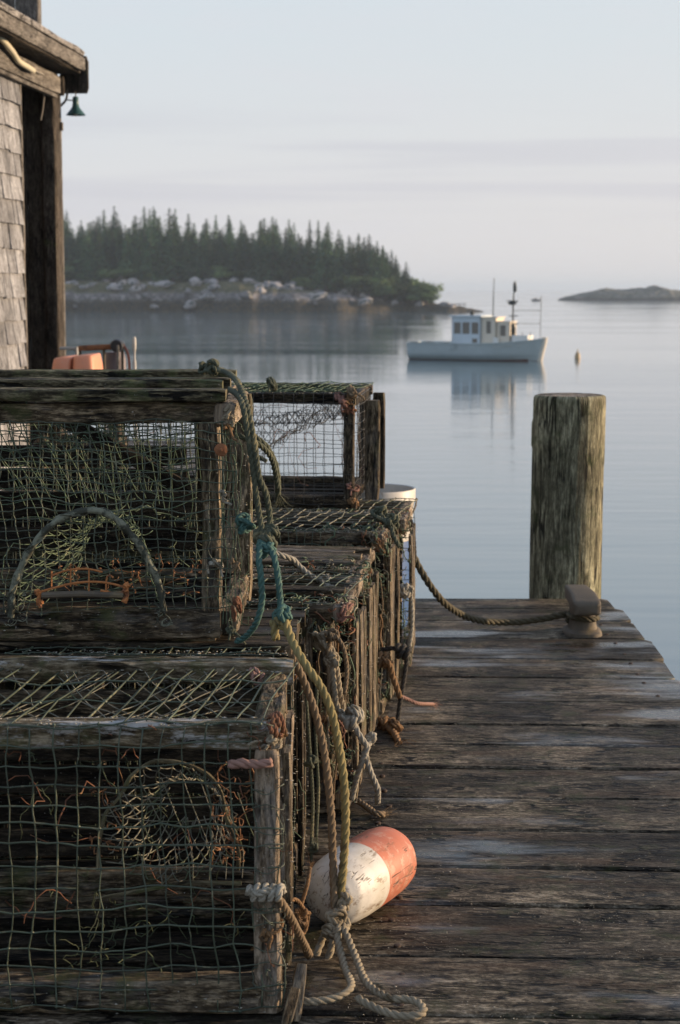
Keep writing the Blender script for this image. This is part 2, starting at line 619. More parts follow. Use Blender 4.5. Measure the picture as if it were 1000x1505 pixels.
    if wet: sv = mth(nt, 'ADD', sv, mth(nt, 'MULTIPLY', wm, .45))
    nt.links.new(sv, b.inputs['Specular IOR Level'])
    h = mth(nt, 'ADD', mth(nt, 'MULTIPLY', g1, .55), mth(nt, 'MULTIPLY', g2, .35))
    h = mth(nt, 'SUBTRACT', h, mth(nt, 'MULTIPLY', crm, 1.0))
    h = mth(nt, 'ADD', h, mth(nt, 'MULTIPLY', noi(nt, obj, 160, 2), .25))
    h = mth(nt, 'ADD', h, mth(nt, 'MULTIPLY', spk, .7))
    bp = nd(nt, 'ShaderNodeBump', {'Strength': .9, 'Distance': .0045 * bump, 'Height': h})
    if wet: nt.links.new(mth(nt, 'SUBTRACT', .9, mth(nt, 'MULTIPLY', wm, .7)), bp.inputs['Strength'])
    nt.links.new(bp.outputs[0], b.inputs['Normal'])
    return m


def simple(name, col, rough=.6, var=.3, scale=8, metal=0.0, col2=None, t2=.5, scale2=20, bump=.3, bscale=90, obj_random=0.0, spec=None, bdist=.001):
    m, nt, b = newmat(name)
    obj = nd(nt, 'ShaderNodeTexCoord').outputs['Object']
    pv = nd(nt, 'ShaderNodeAttribute', attribute_name='pv').outputs['Fac']
    n = noi(nt, obj, scale, 5, .6)
    t = mth(nt, 'ADD', 1 - var, mth(nt, 'MULTIPLY', n, 2 * var))
    t = mth(nt, 'MULTIPLY', t, mth(nt, 'ADD', 1 - var * .5, mth(nt, 'MULTIPLY', pv, var)))
    if obj_random:
        oi = nd(nt, 'ShaderNodeObjectInfo').outputs['Random']
        t = mth(nt, 'MULTIPLY', t, mth(nt, 'ADD', 1 - obj_random, mth(nt, 'MULTIPLY', oi, 2 * obj_random)))
    c = mixc(nt, 1.0, col, nd(nt, 'ShaderNodeCombineXYZ', {0: t, 1: t, 2: t}).outputs[0], 'MULTIPLY')
    if col2:
        n2 = noi(nt, obj, scale2, 6, .65)
        c = mixc(nt, smap(nt, n2, t2, t2 + .09), c, col2)
    nt.links.new(c, b.inputs['Base Color'])
    b.inputs['Roughness'].default_value = rough
    b.inputs['Metallic'].default_value = metal
    if spec is not None:
        b.inputs['Specular IOR Level'].default_value = spec
    if bump:
        bp = nd(nt, 'ShaderNodeBump', {'Strength': bump, 'Distance': bdist, 'Height': noi(nt, obj, bscale, 4)})
        nt.links.new(bp.outputs[0], b.inputs['Normal'])
    return m


M = {}
M['deck'] = wood('deck_wood', (.009, .007, .005), (.060, .047, .030), (.215, .180, .130), moss=.42, moss_col=(.026, .030, .012),
                 fleck=.6, rough=.60, wet=1.0, bump=1.1, asp=2.6, edge=.3, knots=.95, crack=1.2, blotch=1.0, warm=.35, big=.75)
M['trap'] = wood('trap_wood', (.014, .009, .005), (.062, .044, .025), (.27, .21, .135), moss=.42, moss_col=(.035, .042, .014),
                 fleck=.8, rough=.7, wet=.35, blotch=.7, crack=1.0, patch=.12)
M['trap_dark'] = wood('trap_wood_dark', (.008, .006, .004), (.028, .020, .011), (.135, .102, .065), moss=.35, moss_col=(.03, .036, .013),
                      fleck=.7, rough=.72, wet=.3, blotch=.7)
M['inner'] = wood('inner_wood_shaded', (.004, .003, .002), (.014, .010, .006), (.055, .042, .027), moss=.2, moss_col=(.02, .024, .01), fleck=.5, rough=.75, blotch=.8)  # trap wood made near black: shade inside the traps put into the colour
M['trap_pale'] = wood('trap_wood_pale', (.040, .028, .018), (.16, .120, .080), (.36, .29, .215), moss=.15, moss_col=(.05, .05, .02),
                      fleck=.5, rough=.75, blotch=.7, patch=.2)
M['rail_lichen'] = wood('rail_lichen_wood', (.020, .014, .008), (.090, .068, .040), (.25, .21, .145), moss=.45, moss_col=(.045, .052, .018),
                        fleck=.9, rough=.75, blotch=.6, patch=.9, patch_col=(.42, .41, .39))
M['rail_green'] = wood('rail_green_wood', (.016, .012, .007), (.056, .046, .026), (.21, .18, .11), moss=.5, moss_col=(.05, .06, .022),
                       fleck=.5, rough=.7, blotch=.6, crack=1.3)
M['piling'] = wood('piling_wood', (.070, .063, .040), (.150, .138, .085), (.36, .335, .22), moss=.38, moss_col=(.028, .036, .012),
                   fleck=.25, rough=.75, blotch=.85, crack=1.0, bump=1.2, grain=.9, asp=.8, patch=.0, patch_col=(.17, .18, .15))
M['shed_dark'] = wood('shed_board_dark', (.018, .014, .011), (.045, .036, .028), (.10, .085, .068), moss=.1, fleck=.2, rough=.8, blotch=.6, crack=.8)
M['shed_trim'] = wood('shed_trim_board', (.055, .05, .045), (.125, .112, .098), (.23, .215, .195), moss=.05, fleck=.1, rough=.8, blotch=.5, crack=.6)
M['shingle'] = wood('cedar_shingle', (.11, .11, .115), (.215, .218, .232), (.35, .355, .37), moss=.0, fleck=0, rough=.85, blotch=.45, grain=.8, crack=.5, bump=.8)
M['roof'] = wood('roof_board', (.12, .11, .105), (.20, .19, .185), (.30, .29, .28), moss=.0, fleck=.1, rough=.8, blotch=.4)
M['wire'] = simple('green_coated_wire', (.062, .080, .052), .5, .6, 14, col2=(.18, .175, .105), t2=.56, scale2=30, bump=.5, bscale=400)
M['wire_rusty'] = simple('rusty_wire', (.07, .085, .06), .6, .5, 14, col2=(.20, .075, .03), t2=.56, scale2=9, bump=.5, bscale=400)
M['wire_dark'] = simple('dark_wire', (.030, .030, .028), .5, .4, 20, col2=(.11, .035, .02), t2=.60, scale2=8, bump=.4, bscale=400)
M['twine'] = simple('grey_twine', (.17, .16, .12), .85, .5, 20, col2=(.08, .10, .05), t2=.5, scale2=14, bump=.7, bscale=600)
M['twine_green'] = simple('green_twine', (.085, .125, .075), .85, .5, 22, col2=(.25, .25, .15), t2=.58, scale2=30, bump=.7, bscale=600)
M['twine_rust'] = simple('rust_twine', (.15, .06, .028), .85, .4, 22, col2=(.20, .11, .05), t2=.55, scale2=30, bump=.7, bscale=600)
M['twine_red'] = simple('faded_red_twine', (.20, .10, .075), .85, .4, 22, bump=.7, bscale=600)
M['rope_beige'] = simple('beige_rope', (.25, .21, .145), .9, .5, 25, col2=(.11, .085, .05), t2=.53, scale2=16, bump=1, bscale=700)
M['rope_olive'] = simple('olive_rope', (.23, .185, .075), .9, .3, 25, col2=(.12, .09, .04), t2=.56, scale2=14, bump=1, bscale=700)
M['rope_brown'] = simple('brown_rope', (.17, .12, .07), .9, .3, 25, col2=(.08, .06, .035), t2=.56, scale2=14, bump=1, bscale=700)
M['rope_green'] = simple('weathered_green_rope', (.065, .072, .045), .9, .4, 25, col2=(.16, .145, .08), t2=.55, scale2=22, bump=1, bscale=700)
M['rope_teal'] = simple('teal_rope', (.050, .115, .098), .85, .4, 25, col2=(.16, .20, .16), t2=.58, scale2=40, bump=1, bscale=700)
M['rope_white'] = simple('white_rope', (.31, .285, .23), .9, .45, 25, col2=(.15, .13, .09), t2=.54, scale2=22, bump=1, bscale=700)
M['rope_black'] = simple('black_rope', (.025, .022, .018), .85, .3, 25, bump=1, bscale=700)
M['rope_dark'] = simple('dark_mooring_rope', (.070, .058, .030), .85, .3, 25, bump=1, bscale=500)
M['rope_pink'] = simple('pink_rope', (.30, .17, .13), .9, .3, 25, bump=1, bscale=700)
M['rope_ochre'] = simple('ochre_rope', (.19, .105, .045), .9, .35, 25, col2=(.10, .06, .03), t2=.52, scale2=25, bump=1, bscale=700)
M['iron'] = simple('weathered_iron', (.10, .080, .056), .78, .5, 16, metal=.0, col2=(.16, .12, .065), t2=.55, scale2=10, bump=.8, bscale=60, bdist=.002)
M['rust'] = simple('rusted_steel', (.25, .10, .04), .8, .4, 30, col2=(.10, .04, .02), t2=.5, scale2=40, bump=1, bscale=300)
# ------------------------------------------------------------------ water, haze
SEA = -3.2


def ground_sheet():
    rng = random.Random(1)
    m, nt, b = newmat('sea_water')
    pos = nd(nt, 'ShaderNodeNewGeometry').outputs['Position']
    sp = nd(nt, 'ShaderNodeSeparateXYZ', {0: pos})
    dist = nd(nt, 'ShaderNodeVectorMath', {0: pos}, operation='LENGTH').outputs['Value']
    # long lazy swell + small ripples, calm slicks between
    a = noi(nt, nd(nt, 'ShaderNodeMapping', {'Vector': pos, 'Scale': (.10, .55, 1)}).outputs[0], 1.0, 3, .5, .3)
    c = noi(nt, nd(nt, 'ShaderNodeMapping', {'Vector': pos, 'Scale': (.9, 3.2, 1)}).outputs[0], 1.0, 3, .55, .4)
    f = noi(nt, nd(nt, 'ShaderNodeMapping', {'Vector': pos, 'Scale': (.35, 1.2, 1)}).outputs[0], 1.0, 2, .5)
    slick = smap(nt, noi(nt, nd(nt, 'ShaderNodeMapping', {'Vector': pos, 'Scale': (.012, .045, 1)}).outputs[0], 1.0, 4, .6, .5), .38, .66)
    h = mth(nt, 'ADD', mth(nt, 'MULTIPLY', a, .016), mth(nt, 'MULTIPLY', c, mth(nt, 'MULTIPLY', slick, .0075)))
    h = mth(nt, 'ADD', h, mth(nt, 'MULTIPLY', f, mth(nt, 'MULTIPLY', slick, .010)))
    bp = nd(nt, 'ShaderNodeBump', {'Strength': 1.0, 'Distance': 1.0, 'Height': h})
    b.inputs['Base Color'].default_value = (.10, .155, .18, 1)
    nt.links.new(mth(nt, 'ADD', .045, mth(nt, 'MULTIPLY', slick, .05)), b.inputs['Roughness'])
    b.inputs['IOR'].default_value = 1.62
    nt.links.new(bp.outputs[0], b.inputs['Normal'])
    mb = MB()
    S = 9000
    mb.add([(-S, -60, SEA), (S, -60, SEA), (S, S, SEA), (-S, S, SEA)], [(0, 1, 2, 3)])
    tag(mb.build('water', m, sharp=0), kind='structure')
    # seabed so that nothing is hollow below
    mb = MB()
    mb.add([(-S, -60, SEA - 6), (S, -60, SEA - 6), (S, S, SEA - 6), (-S, S, SEA - 6)], [(0, 1, 2, 3)])
    tag(mb.build('seabed', simple('seabed_mud', (.05, .05, .04), .9), sharp=0), kind='structure')


ground_sheet()


def haze():
    m = bpy.data.materials.new('sea_haze')
    m.use_nodes = True
    nt = m.node_tree
    nt.nodes.clear()
    vol = nd(nt, 'ShaderNodeVolumePrincipled', {'Color': (.70, .84, 1.0), 'Density': HAZE, 'Anisotropy': .1})
    nd(nt, 'ShaderNodeOutputMaterial', {'Volume': vol.outputs[0]})
    mb = MB()
    box(mb, (-9500, -100, SEA - 8), (9500, 9500, 26))
    tag(mb.build('haze', m, sharp=0), kind='stuff')


HAZE = 0.00030
haze()


# ------------------------------------------------------------------ headland
def fbm(x, y, o=4, s=1.0):
    t, a = 0.0, 1.0
    for i in range(o):
        t += a * noise.noise(V((x * s, y * s, i * 7.3)))
        s *= 2.1; a *= .5
    return t


def land_h(x, y):
    yf = 324 + 3.5 * fbm(x, 0, 3, .045) + 2 * fbm(x, 4, 2, .2)
    if x > -5: yf += (x + 5) * .18
    yb = 336 + (26 - x) * .9
    dd = min(y - yf, (yb - y) * .6, (27.5 - x + 2.5 * fbm(3, y, 2, .1)) * .42)
    if dd < -6: return SEA - 2.5
    tp = 1.0 if x < -22 else max(.12, 1 - (x + 22) / 52)
    if dd < 0: return SEA + dd * .35
    base = 4.7 * tp * (1 - math.exp(-dd / 2.4)) + min(dd, 60) * .055 * tp
    rocky = math.exp(-dd / 12)
    rg = 1 - abs(fbm(x * 1.3, y, 4, .13)) * 2
    rg2 = 1 - abs(fbm(x * .9, y * 1.4, 3, .45)) * 2
    return SEA + .1 + base + (rg * 1.1 + rg2 * .9) * rocky * min(1, dd / 1.5) * (.35 + .65 * tp)


def rock_mat():
    m, nt, b = newmat('shore_rock')
    pos = nd(nt, 'ShaderNodeNewGeometry').outputs['Position']
    nrm = nd(nt, 'ShaderNodeNewGeometry').outputs['Normal']
    z = nd(nt, 'ShaderNodeSeparateXYZ', {0: pos}).outputs[2]
    nz = nd(nt, 'ShaderNodeSeparateXYZ', {0: nrm}).outputs[2]
    n1 = noi(nt, pos, .75, 6, .75)
    n2 = noi(nt, pos, 2.5, 4, .6)
    col = ramp(nt, n1, [(.34, (.07, .062, .058)), (.5, (.18, .16, .15)), (.64, (.42, .38, .35))])
    col = mixc(nt, smap(nt, n2, .52, .66), col, (.10, .09, .085))
    # tide band of weed just above the water
    zz = mth(nt, 'ADD', z, mth(nt, 'MULTIPLY', mth(nt, 'SUBTRACT', n1, .5), 1.8))
    weed = mixc(nt, smap(nt, n2, .45, .6), (.020, .019, .015), (.075, .055, .022))
    col = mixc(nt, smap(nt, zz, SEA + 1.7, SEA + 2.9), weed, col)
    # grass and scrub above
    zg = mth(nt, 'ADD', z, mth(nt, 'MULTIPLY', n1, 2.6))
    gr = mixc(nt, smap(nt, n2, .4, .62), (.055, .065, .022), (.13, .105, .045))
    grm = mth(nt, 'MULTIPLY', smap(nt, zg, SEA + 4.6, SEA + 5.4), smap(nt, nz, .45, .75))
    col = mixc(nt, grm, col, gr)
    nt.links.new(col, b.inputs['Base Color'])
    b.inputs['Roughness'].default_value = .85
    bp = nd(nt, 'ShaderNodeBump', {'Strength': 1, 'Distance': .35, 'Height': noi(nt, pos, 1.3, 6, .7)})
    nt.links.new(bp.outputs[0], b.inputs['Normal'])
    return m


M['rock'] = rock_mat()


def headland():
    mb = MB()
    x0, x1, y0, y1, st = -150, 32, 312, 430, .9
    nx, ny = int((x1 - x0) / st), int((y1 - y0) / st)
    vs = []
    for j in range(ny + 1):
        for i in range(nx + 1):
            x, y = x0 + i * st, y0 + j * st
            vs.append((x + noise.noise(V((x, y, 3))) * .3, y, land_h(x, y)))
    fs = []
    for j in range(ny):
        for i in range(nx):
            a = j * (nx + 1) + i
            if max(vs[a][2], vs[a + 1][2], vs[a + nx + 1][2], vs[a + nx + 2][2]) > SEA - 2.0:
                fs.append((a, a + 1, a + nx + 2, a + nx + 1))
    mb.add(vs, fs)
    tag(mb.build('headland_terrain', M['rock'], sharp=50), kind='structure')


headland()


M['boulder'] = simple('shore_boulder', (.33, .30, .28), .85, .6, 1.5, col2=(.07, .08, .072), t2=.50, scale2=1.1, bump=.8, bscale=3, bdist=.1, obj_random=.45)


def boulders():
    rng = random.Random(5)
    meshes = []
    for k in range(5):
        mb = MB()
        vs0, fs = ICO[3]
        sd_ = k * 13.1
        vs = []
        for v in vs0:
            p = V(v)
            q = V((round(p.x * 1.7 + noise.noise(p * 1.5 + V((sd_, 0, 0)))) / 1.7, round(p.y * 1.7) / 1.7, round(p.z * 1.7) / 1.7))
            r = p.lerp(q, .28) * (1 + .35 * noise.noise(p * 1.2 + V((sd_, 0, 0))) + .12 * noise.noise(p * 4 + V((0, sd_, 0))))
            vs.append((r.x, r.y * .8, r.z * .62))
        mb.add(vs, fs)
        o = mb.build('boulder', M['boulder'], sharp=35)
        meshes.append(o.data)
        bpy.data.objects.remove(o)
    n = 0
    while n < 110:
        x = rng.uniform(-66, 24)
        y = rng.uniform(322, 336)
        h = land_h(x, y)
        if h < SEA + .9 or h > SEA + 5.6: continue
        s = rng.uniform(.5, 1.45) * (1.35 if rng.random() < .15 else 1) * (1 if x < 5 else .6)
        o = bpy.data.objects.new('boulder', rng.choice(meshes))
        COL.objects.link(o)
        o.location = (x, y, h + s * .1)
        o.scale = (s * rng.uniform(.9, 1.6), s, s * rng.uniform(.8, 1.15))
        o.rotation_euler = (rng.uniform(-.3, .3), rng.uniform(-.3, .3), rng.uniform(0, 6.28))
        tag(o, 'pale grey boulder on the rocky shore below the spruces', 'boulder', 'boulders along the headland shore')
        n += 1


boulders()

M['spruce'] = simple('spruce_needles', (.058, .112, .048), .8, .7, 1.6, obj_random=.55, bump=0, spec=.2)
M['broad'] = simple('shrub_leaves', (.10, .155, .055), .8, .7, 1.6, obj_random=.55, bump=0, spec=.2)
M['bark'] = simple('grey_bark', (.09, .075, .062), .9, .3, 3, bump=0)


def spruce_mesh(seed):
    """unit-height spruce: crown of drooping needle sprays, separate trunk"""
    rng = random.Random(seed)
    mb = MB()
    rad = rng.uniform(.19, .27)
    gap = rng.uniform(.0, .35)
    base = rng.uniform(.06, .16)
    n = 46
    for k in range(n):
        t = base + (1 - base) * (k / n) ** 1.0
        prof = (1 - (t - base) / (1 - base)) ** .86
        R0 = rad * prof * (1 + .65 * noise.noise(V((t * 14, seed, 0)))) + .006
        nb = 5 + int(6 * prof)
        ph = rng.uniform(0, 6.28)
        for b_ in range(nb):
            if rng.random() < gap * .5: continue
            a = ph + 6.283 * b_ / nb + rng.gauss(0, .25)
            Rb = R0 * rng.uniform(.55, 1.25) * (1 + .2 * noise.noise(V((math.cos(a) * 2, math.sin(a) * 2, t * 5 + seed))))
            dx, dy = math.cos(a), math.sin(a)
            m = 3 + int(5 * prof)
            for q in range(m):
                f = (q + .6) / m
                r = Rb * f
                z = t - f * f * Rb * .45 + rng.gauss(0, .004)
                wdt = .005 + .024 * (1 - f) * prof + .008 * prof
                s_ = wdt * rng.uniform(.8, 1.5)
                c = V((dx * r, dy * r, z))
                t1 = V((dx + rng.gauss(0, .5), dy + rng.gauss(0, .5), rng.gauss(-.25, .35))).normalized()
                t2 = V((-dy + rng.gauss(0, .5), dx + rng.gauss(0, .5), rng.gauss(-.2, .5))).normalized()
                p = [c - t1 * s_ - t2 * s_ * .4, c + t1 * s_ * .9 - t2 * s_ * .5, c + t1 * s_ * 1.3 + t2 * s_ * .4, c - t1 * s_ * .7 + t2 * s_ * .7]
                mb.add([tuple(x) for x in p], [(0, 1, 2, 3)], None, rng.random())
    o = mb.build('crown', M['spruce'], sharp=0)
    me = o.data
    bpy.data.objects.remove(o)
    mt = MB()
    tube(mt, [(0, 0, -.06), (.004, 0, .3), (0, .004, .7), (0, 0, .995)], .016, 6, rf=lambda t: 1.05 - .95 * t)
    o = mt.build('trunk', M['bark'], sharp=0)
    tme = o.data
    bpy.data.objects.remove(o)
    return me, tme


def broad_mesh(seed):
    rng = random.Random(seed)
    mb = MB()
    lobes = [(rng.gauss(0, .20), rng.gauss(0, .20), rng.uniform(.35, .78), rng.uniform(.17, .30)) for _ in range(9)]
    for (lx, ly, lz, lr) in lobes:
        for _ in range(230):
            d = V((rng.gauss(0, 1), rng.gauss(0, 1), rng.gauss(0, 1))).normalized()
            r = lr * (.55 + .5 * rng.random())
            c = V((lx, ly, lz)) + V((d.x * r, d.y * r, d.z * r * .8))
            if c.z < .05: continue
            s_ = rng.uniform(.016, .036)
            t1 = V((rng.gauss(0, 1), rng.gauss(0, 1), rng.gauss(0, .6))).normalized()
            t2 = t1.cross(d).normalized() if t1.cross(d).length > .01 else V((1, 0, 0))
            p = [c - t1 * s_, c + t2 * s_ * .8, c + t1 * s_ * 1.2, c - t2 * s_ * .7]
            mb.add([tuple(x) for x in p], [(0, 1, 2, 3)], None, rng.random())
    o = mb.build('crown', M['broad'], sharp=0)
    me = o.data
    bpy.data.objects.remove(o)
    mt = MB()
    for (lx, ly, lz, lr) in lobes[:5]:
        tube(mt, [(0, 0, -.1), (lx * .3, ly * .3, .2), (lx, ly, lz)], .022, 5, rf=lambda t: 1.1 - .8 * t)
    o = mt.build('trunk', M['bark'], sharp=0)
    tme = o.data
    bpy.data.objects.remove(o)
    return me, tme


def skyline(x_at):
    """height of tree tops above the sea for a screen column given in metres at 335 m"""
    prof = [(-80, 318), (-53, 318), (-48, 308), (-38, 312), (-26, 324), (-14, 326), (-3, 334), (4, 346), (9, 366), (13, 390), (16, 408), (19, 427), (22, 440), (27, 449)]
    for (a, b), (c, d) in zip(prof, prof[1:]):
        if a <= x_at <= c:
            return b + (d - b) * (x_at - a) / (c - a)
    return 318 if x_at < 0 else 445


def forest():
    rng = random.Random(11)
    SP = [spruce_mesh(s) for s in range(7)]
    BR = [broad_mesh(s) for s in range(20, 24)]

    def put(kind, x, y, h, lab, cat, grp, wid=1.0):
        me, tme = rng.choice(SP if kind == 'spruce_tree' else BR)
        z = land_h(x, y)
        r = empty(kind, (x, y, z - .1), lab, cat, grp, rng.uniform(0, 6.28))
        r.scale = (h * wid, h * wid, h)
        for nm, m_ in (('crown', me), ('trunk', tme)):
            c = bpy.data.objects.new(nm, m_)
            COL.objects.link(c)
            c.parent = r

    spots = []
    n = 0
    tries = 0
    while n < 250 and tries < 20000:
        tries += 1
        x = rng.uniform(-68, 16)
        row = rng.random()
        y = 336 + row * 34 + (2 if x > -5 else 0)
        if x > -10 and rng.random() < (x + 10) / 60: continue
        z = land_h(x, y)
        if z < SEA + 1.8: continue
        if any((x - a) ** 2 + (y - b) ** 2 < 3.2 for a, b in spots): continue
        ty = skyline(x * 335 / y)
        top = at(500, ty, y).z
        full = top - z
        if full < 2.2: continue
        # front rows are lower, some taller spires among the back rows
        f = rng.uniform(.55, .86) if row < .35 else rng.uniform(.66, .99) + .10 * noise.noise(V((x * .12, y * .1, 2)))
        if rng.random() < .12: f = rng.uniform(1.02, 1.14)
        h = full * f
        spots.append((x, y))
        put('spruce_tree', x, y, h, 'dark green spruce in the wood on the headland across the water', 'spruce', 'spruces on the headland', rng.uniform(1.2, 2.1) * min(1.0, 9 / h + .15))
        n += 1
    k = 0
    tries = 0
    while k < 48 and tries < 9000:
        tries += 1
        x = rng.uniform(-4, 18)
        y = rng.uniform(333, 350)
        z = land_h(x, y)
        if z < SEA + 1.2: continue
        full = at(500, skyline(x * 335 / y), y).z - z
        h = full * rng.uniform(.75, 1.12)
        if h < 1.2: continue
        if any((x - a) ** 2 + (y - b) ** 2 < 1.6 for a, b in spots): continue
        spots.append((x, y))
        put('spruce_tree', x, y, h, 'dark green spruce in the wood on the headland across the water', 'spruce', 'spruces on the headland', rng.uniform(1.0, 1.7))
        k += 1
    m = 0
    tries = 0
    while m < 90 and tries < 9000:
        tries += 1
        x = rng.uniform(-66, 18) if m < 55 else rng.uniform(2, 19)
        y = rng.uniform(331, 352)
        z = land_h(x, y)
        if z < SEA + (3.6 if x < 0 else 1.3): continue
        lim = at(500, skyline(x * 335 / y) + 5, y).z - z
        h = min(rng.uniform(1.6, 3.8) + (1.6 if x > 0 else 0), lim)
        if h < .7: continue
        put('shrub', x, y, h, 'low rounded green shrub at the foot of the headland spruces', 'shrub', 'shrubs along the headland', rng.uniform(1.2, 1.9))
        m += 1


forest()


def tip_ledge():
    rng = random.Random(8)
    mb = MB()
    for i in range(4):
        p = at(662 + i * 7, 449, 336)
        plank(mb, (p.x, p.y, SEA - .3), (p.x, p.y, SEA + 1.5), .14, .14, up=(0, 1, 0), seg=.5, jit=.01, rng=rng)
    a, b = at(658, 445, 336), at(686, 445, 336)
    plank(mb, (a.x, a.y, SEA + 1.45), (b.x, b.y, SEA + 1.45), .6, .14, seg=.5, jit=.01, rng=rng)
    o = mb.build('jetty', M['shed_dark'], loc=(a.x, a.y, SEA))
    tag(o, 'small dark timber jetty off the very tip of the wooded headland', 'jetty')


tip_ledge()


def island():
    mb = MB()
    cx, cy = at(945, 441, 680).x, 690
    nx, ny = 130, 50
    vs, fs = [], []
    for j in range(ny + 1):
        for i in range(nx + 1):
            x, y = -42 + 84 * i / nx, -14 + 28 * j / ny
            e = 1 - (x / 33) ** 2 - (y / 11) ** 2
            e = max(-.3, e)
            h = SEA - .6 + 5.6 * max(e, -.1) ** 1 if e < 0 else SEA - .2 + 6.1 * (e ** .66) * (.82 + .25 * fbm(x, y, 3, .08)) + .45 * fbm(x, y, 3, .5)
            if x < -16: h = min(h, SEA + 4.0 + (x + 16) * .2 + fbm(x, y, 2, .4) * .3)
            vs.append((cx + x, cy + y, h))
    for j in range(ny):
        for i in range(nx):
            a = j * (nx + 1) + i
            fs.append((a, a + 1, a + nx + 2, a + nx + 1))
    mb.add(vs, fs)
    m, nt, b = newmat('island_rock')
    pos = nd(nt, 'ShaderNodeNewGeometry').outputs['Position']
    z = nd(nt, 'ShaderNodeSeparateXYZ', {0: pos}).outputs[2]
    n1 = noi(nt, pos, .35, 6, .65)
    c = ramp(nt, n1, [(.35, (.05, .055, .04)), (.5, (.10, .10, .075)), (.65, (.19, .175, .15))])
    c = mixc(nt, smap(nt, mth(nt, 'ADD', z, n1), SEA + .9, SEA + 1.6), (.035, .03, .025), c)
    nt.links.new(c, b.inputs['Base Color'])
    b.inputs['Roughness'].default_value = .9
    bp = nd(nt, 'ShaderNodeBump', {'Strength': 1, 'Distance': .4, 'Height': noi(nt, pos, 1.0, 5, .7)})
    nt.links.new(bp.outputs[0], b.inputs['Normal'])
    tag(mb.build('island_terrain', m, sharp=50), kind='structure')


island()


# ------------------------------------------------------------------ wharf deck
M['iron_dark'] = simple('rusted_nail', (.045, .026, .016), .8, .4, 90)


def wharf():
    rng = random.Random(21)
    mb = MB()
    ang = R(-2.3)
    ca, sa = math.cos(ang), math.sin(ang)
    # boundaries (y at x=0.5) running away from the camera; screen lines of the photo for the visible ones
    ys = []
    for py in (1500, 1411, 1332, 1276, 1221, 1173, 1129, 1096, 1066, 1031, 996, 968, 938, 912, 894, 878):
        dd = math.atan((py - 752.5) / FPX) + PITCH
        ys.append(CAM_Z / math.tan(dd))
    y = ys[0]
    lead = []
    while y > -1.6:
        y -= rng.uniform(.15, .19)
        lead.append(y)
    ys = list(reversed(lead)) + ys
    for i in range(len(ys) - 1):
        w0 = ys[i + 1] - ys[i]
        wd = w0 - rng.uniform(.007, .015)
        c = (ys[i] + ys[i + 1]) / 2
        xr = .985 + rng.uniform(-.008, .012) - (.012 if i == len(ys) - 2 else 0)
        # board line through (0.6, c) turned slightly; last boards square with the end
        k = min(1, max(0, (ys[-1] - c) / 1.2))
        tn = math.tan(ang) * k + rng.gauss(0, .0012)
        p1 = V((xr, c + tn * (xr - .6), -.022 + rng.uniform(-.003, .003)))
        p0x = -.62 if c > 2.2 else -.9
        fine0 = V((p0x, c + tn * (p0x - .6), -.022 + rng.uniform(-.003, .003)))
        plank(mb, fine0, p1, wd, .042, seg=.022, k=5, ch=.005, jit=.0016, warp=.002, rng=rng, chips=False)
        far = V((-6.0, c + tn * (-6.6), -.022))
        plank(mb, far, fine0 - V((.004, 0, 0)), wd, .042, seg=.3, k=2, ch=.005, jit=.001, rng=rng)
    y = ys[-1] + .02
    while y < 12.6:
        wd = rng.uniform(.15, .19)
        plank(mb, (-6.0, y + wd / 2, -.022), (-.80 + rng.uniform(-.01, .01), y + wd / 2, -.022), wd - .008, .042, seg=.2, k=2, ch=.004, jit=.001, rng=rng)
        y += wd
    nl = MB()
    for i in range(len(ys) - 1):
        c = (ys[i] + ys[i + 1]) / 2
        if c < 2.2: continue
        for x in (.88, .10):
            for s_ in (-.27, .26):
                xx, yy = x + rng.gauss(0, .008), c + s_ * (ys[i + 1] - ys[i]) + rng.gauss(0, .006)
                lathe(nl, [(.0065, -.004), (.0062, .0008), (.004, .0016), (.0008, .0017)], (xx, yy, .0002), 10, wob=.2)
    tag(mb.build('wharf_deck', M['deck']), kind='structure')
    tag(nl.build('deck_nails', M['iron_dark']), kind='structure')
    fr = MB()
    for x in (.88, .1, -.75):
        plank(fr, (x, -1.6, -.15), (x, 6.02, -.15), .09, .20, seg=.4, k=1, rng=rng)
    for x in (-.9, -2.2, -3.6, -5.2):
        plank(fr, (x, -1.6, -.15), (x, 12.5, -.15), .09, .20, seg=.4, k=1, rng=rng)
    for yy in (-1.2, 1.8, 4.6, 5.9):
        plank(fr, (-5.9, yy, -.355), (.92, yy, -.355), .2, .2, seg=.5, k=1, rng=rng)
        for x in (.7, -1.4, -3.4, -5.4):
            lathe(fr, [(.13, SEA - 3), (.13, -1.5), (.12, -.46)], (x, yy, 0), 14, wob=.08)
    for yy in (8.6, 12.2):
        plank(fr, (-5.9, yy, -.355), (-.86, yy, -.355), .2, .2, seg=.5, k=1, rng=rng)
        for x in (-1.1, -3.4, -5.4):
            lathe(fr, [(.13, SEA - 3), (.13, -1.5), (.12, -.46)], (x, yy, 0), 14, wob=.08)
    tag(fr.build('wharf_frame', M['shed_dark']), kind='structure')
    # grit and shell chips
    db = MB()
    for _ in range(4200):
        a = rng.random()
        y = 2.2 + abs(rng.gauss(0, 1.1)) if a < .8 else rng.uniform(2.2, 5.5)
        x = rng.uniform(-.05, .95) if a > .5 else rng.uniform(.0, .12 + .25 * rng.random() + (.25 if y < 3.3 else 0))
        if noise.noise(V((x * 5, y * 7, 3))) < rng.uniform(-.25, .35): continue
        s_ = rng.uniform(.0004, .0013) * (1.7 if rng.random() < .05 else 1)
        blob(db, (x, y, .0005), s_, rng, (rng.uniform(.7, 2.0), rng.uniform(.7, 1.6), .45), amp=.5)
    tag(db.build('shell_grit', simple('shell_grit', (.33, .31, .26), .8, .7, 40, bump=0), sharp=0),
        kind='stuff')


wharf()


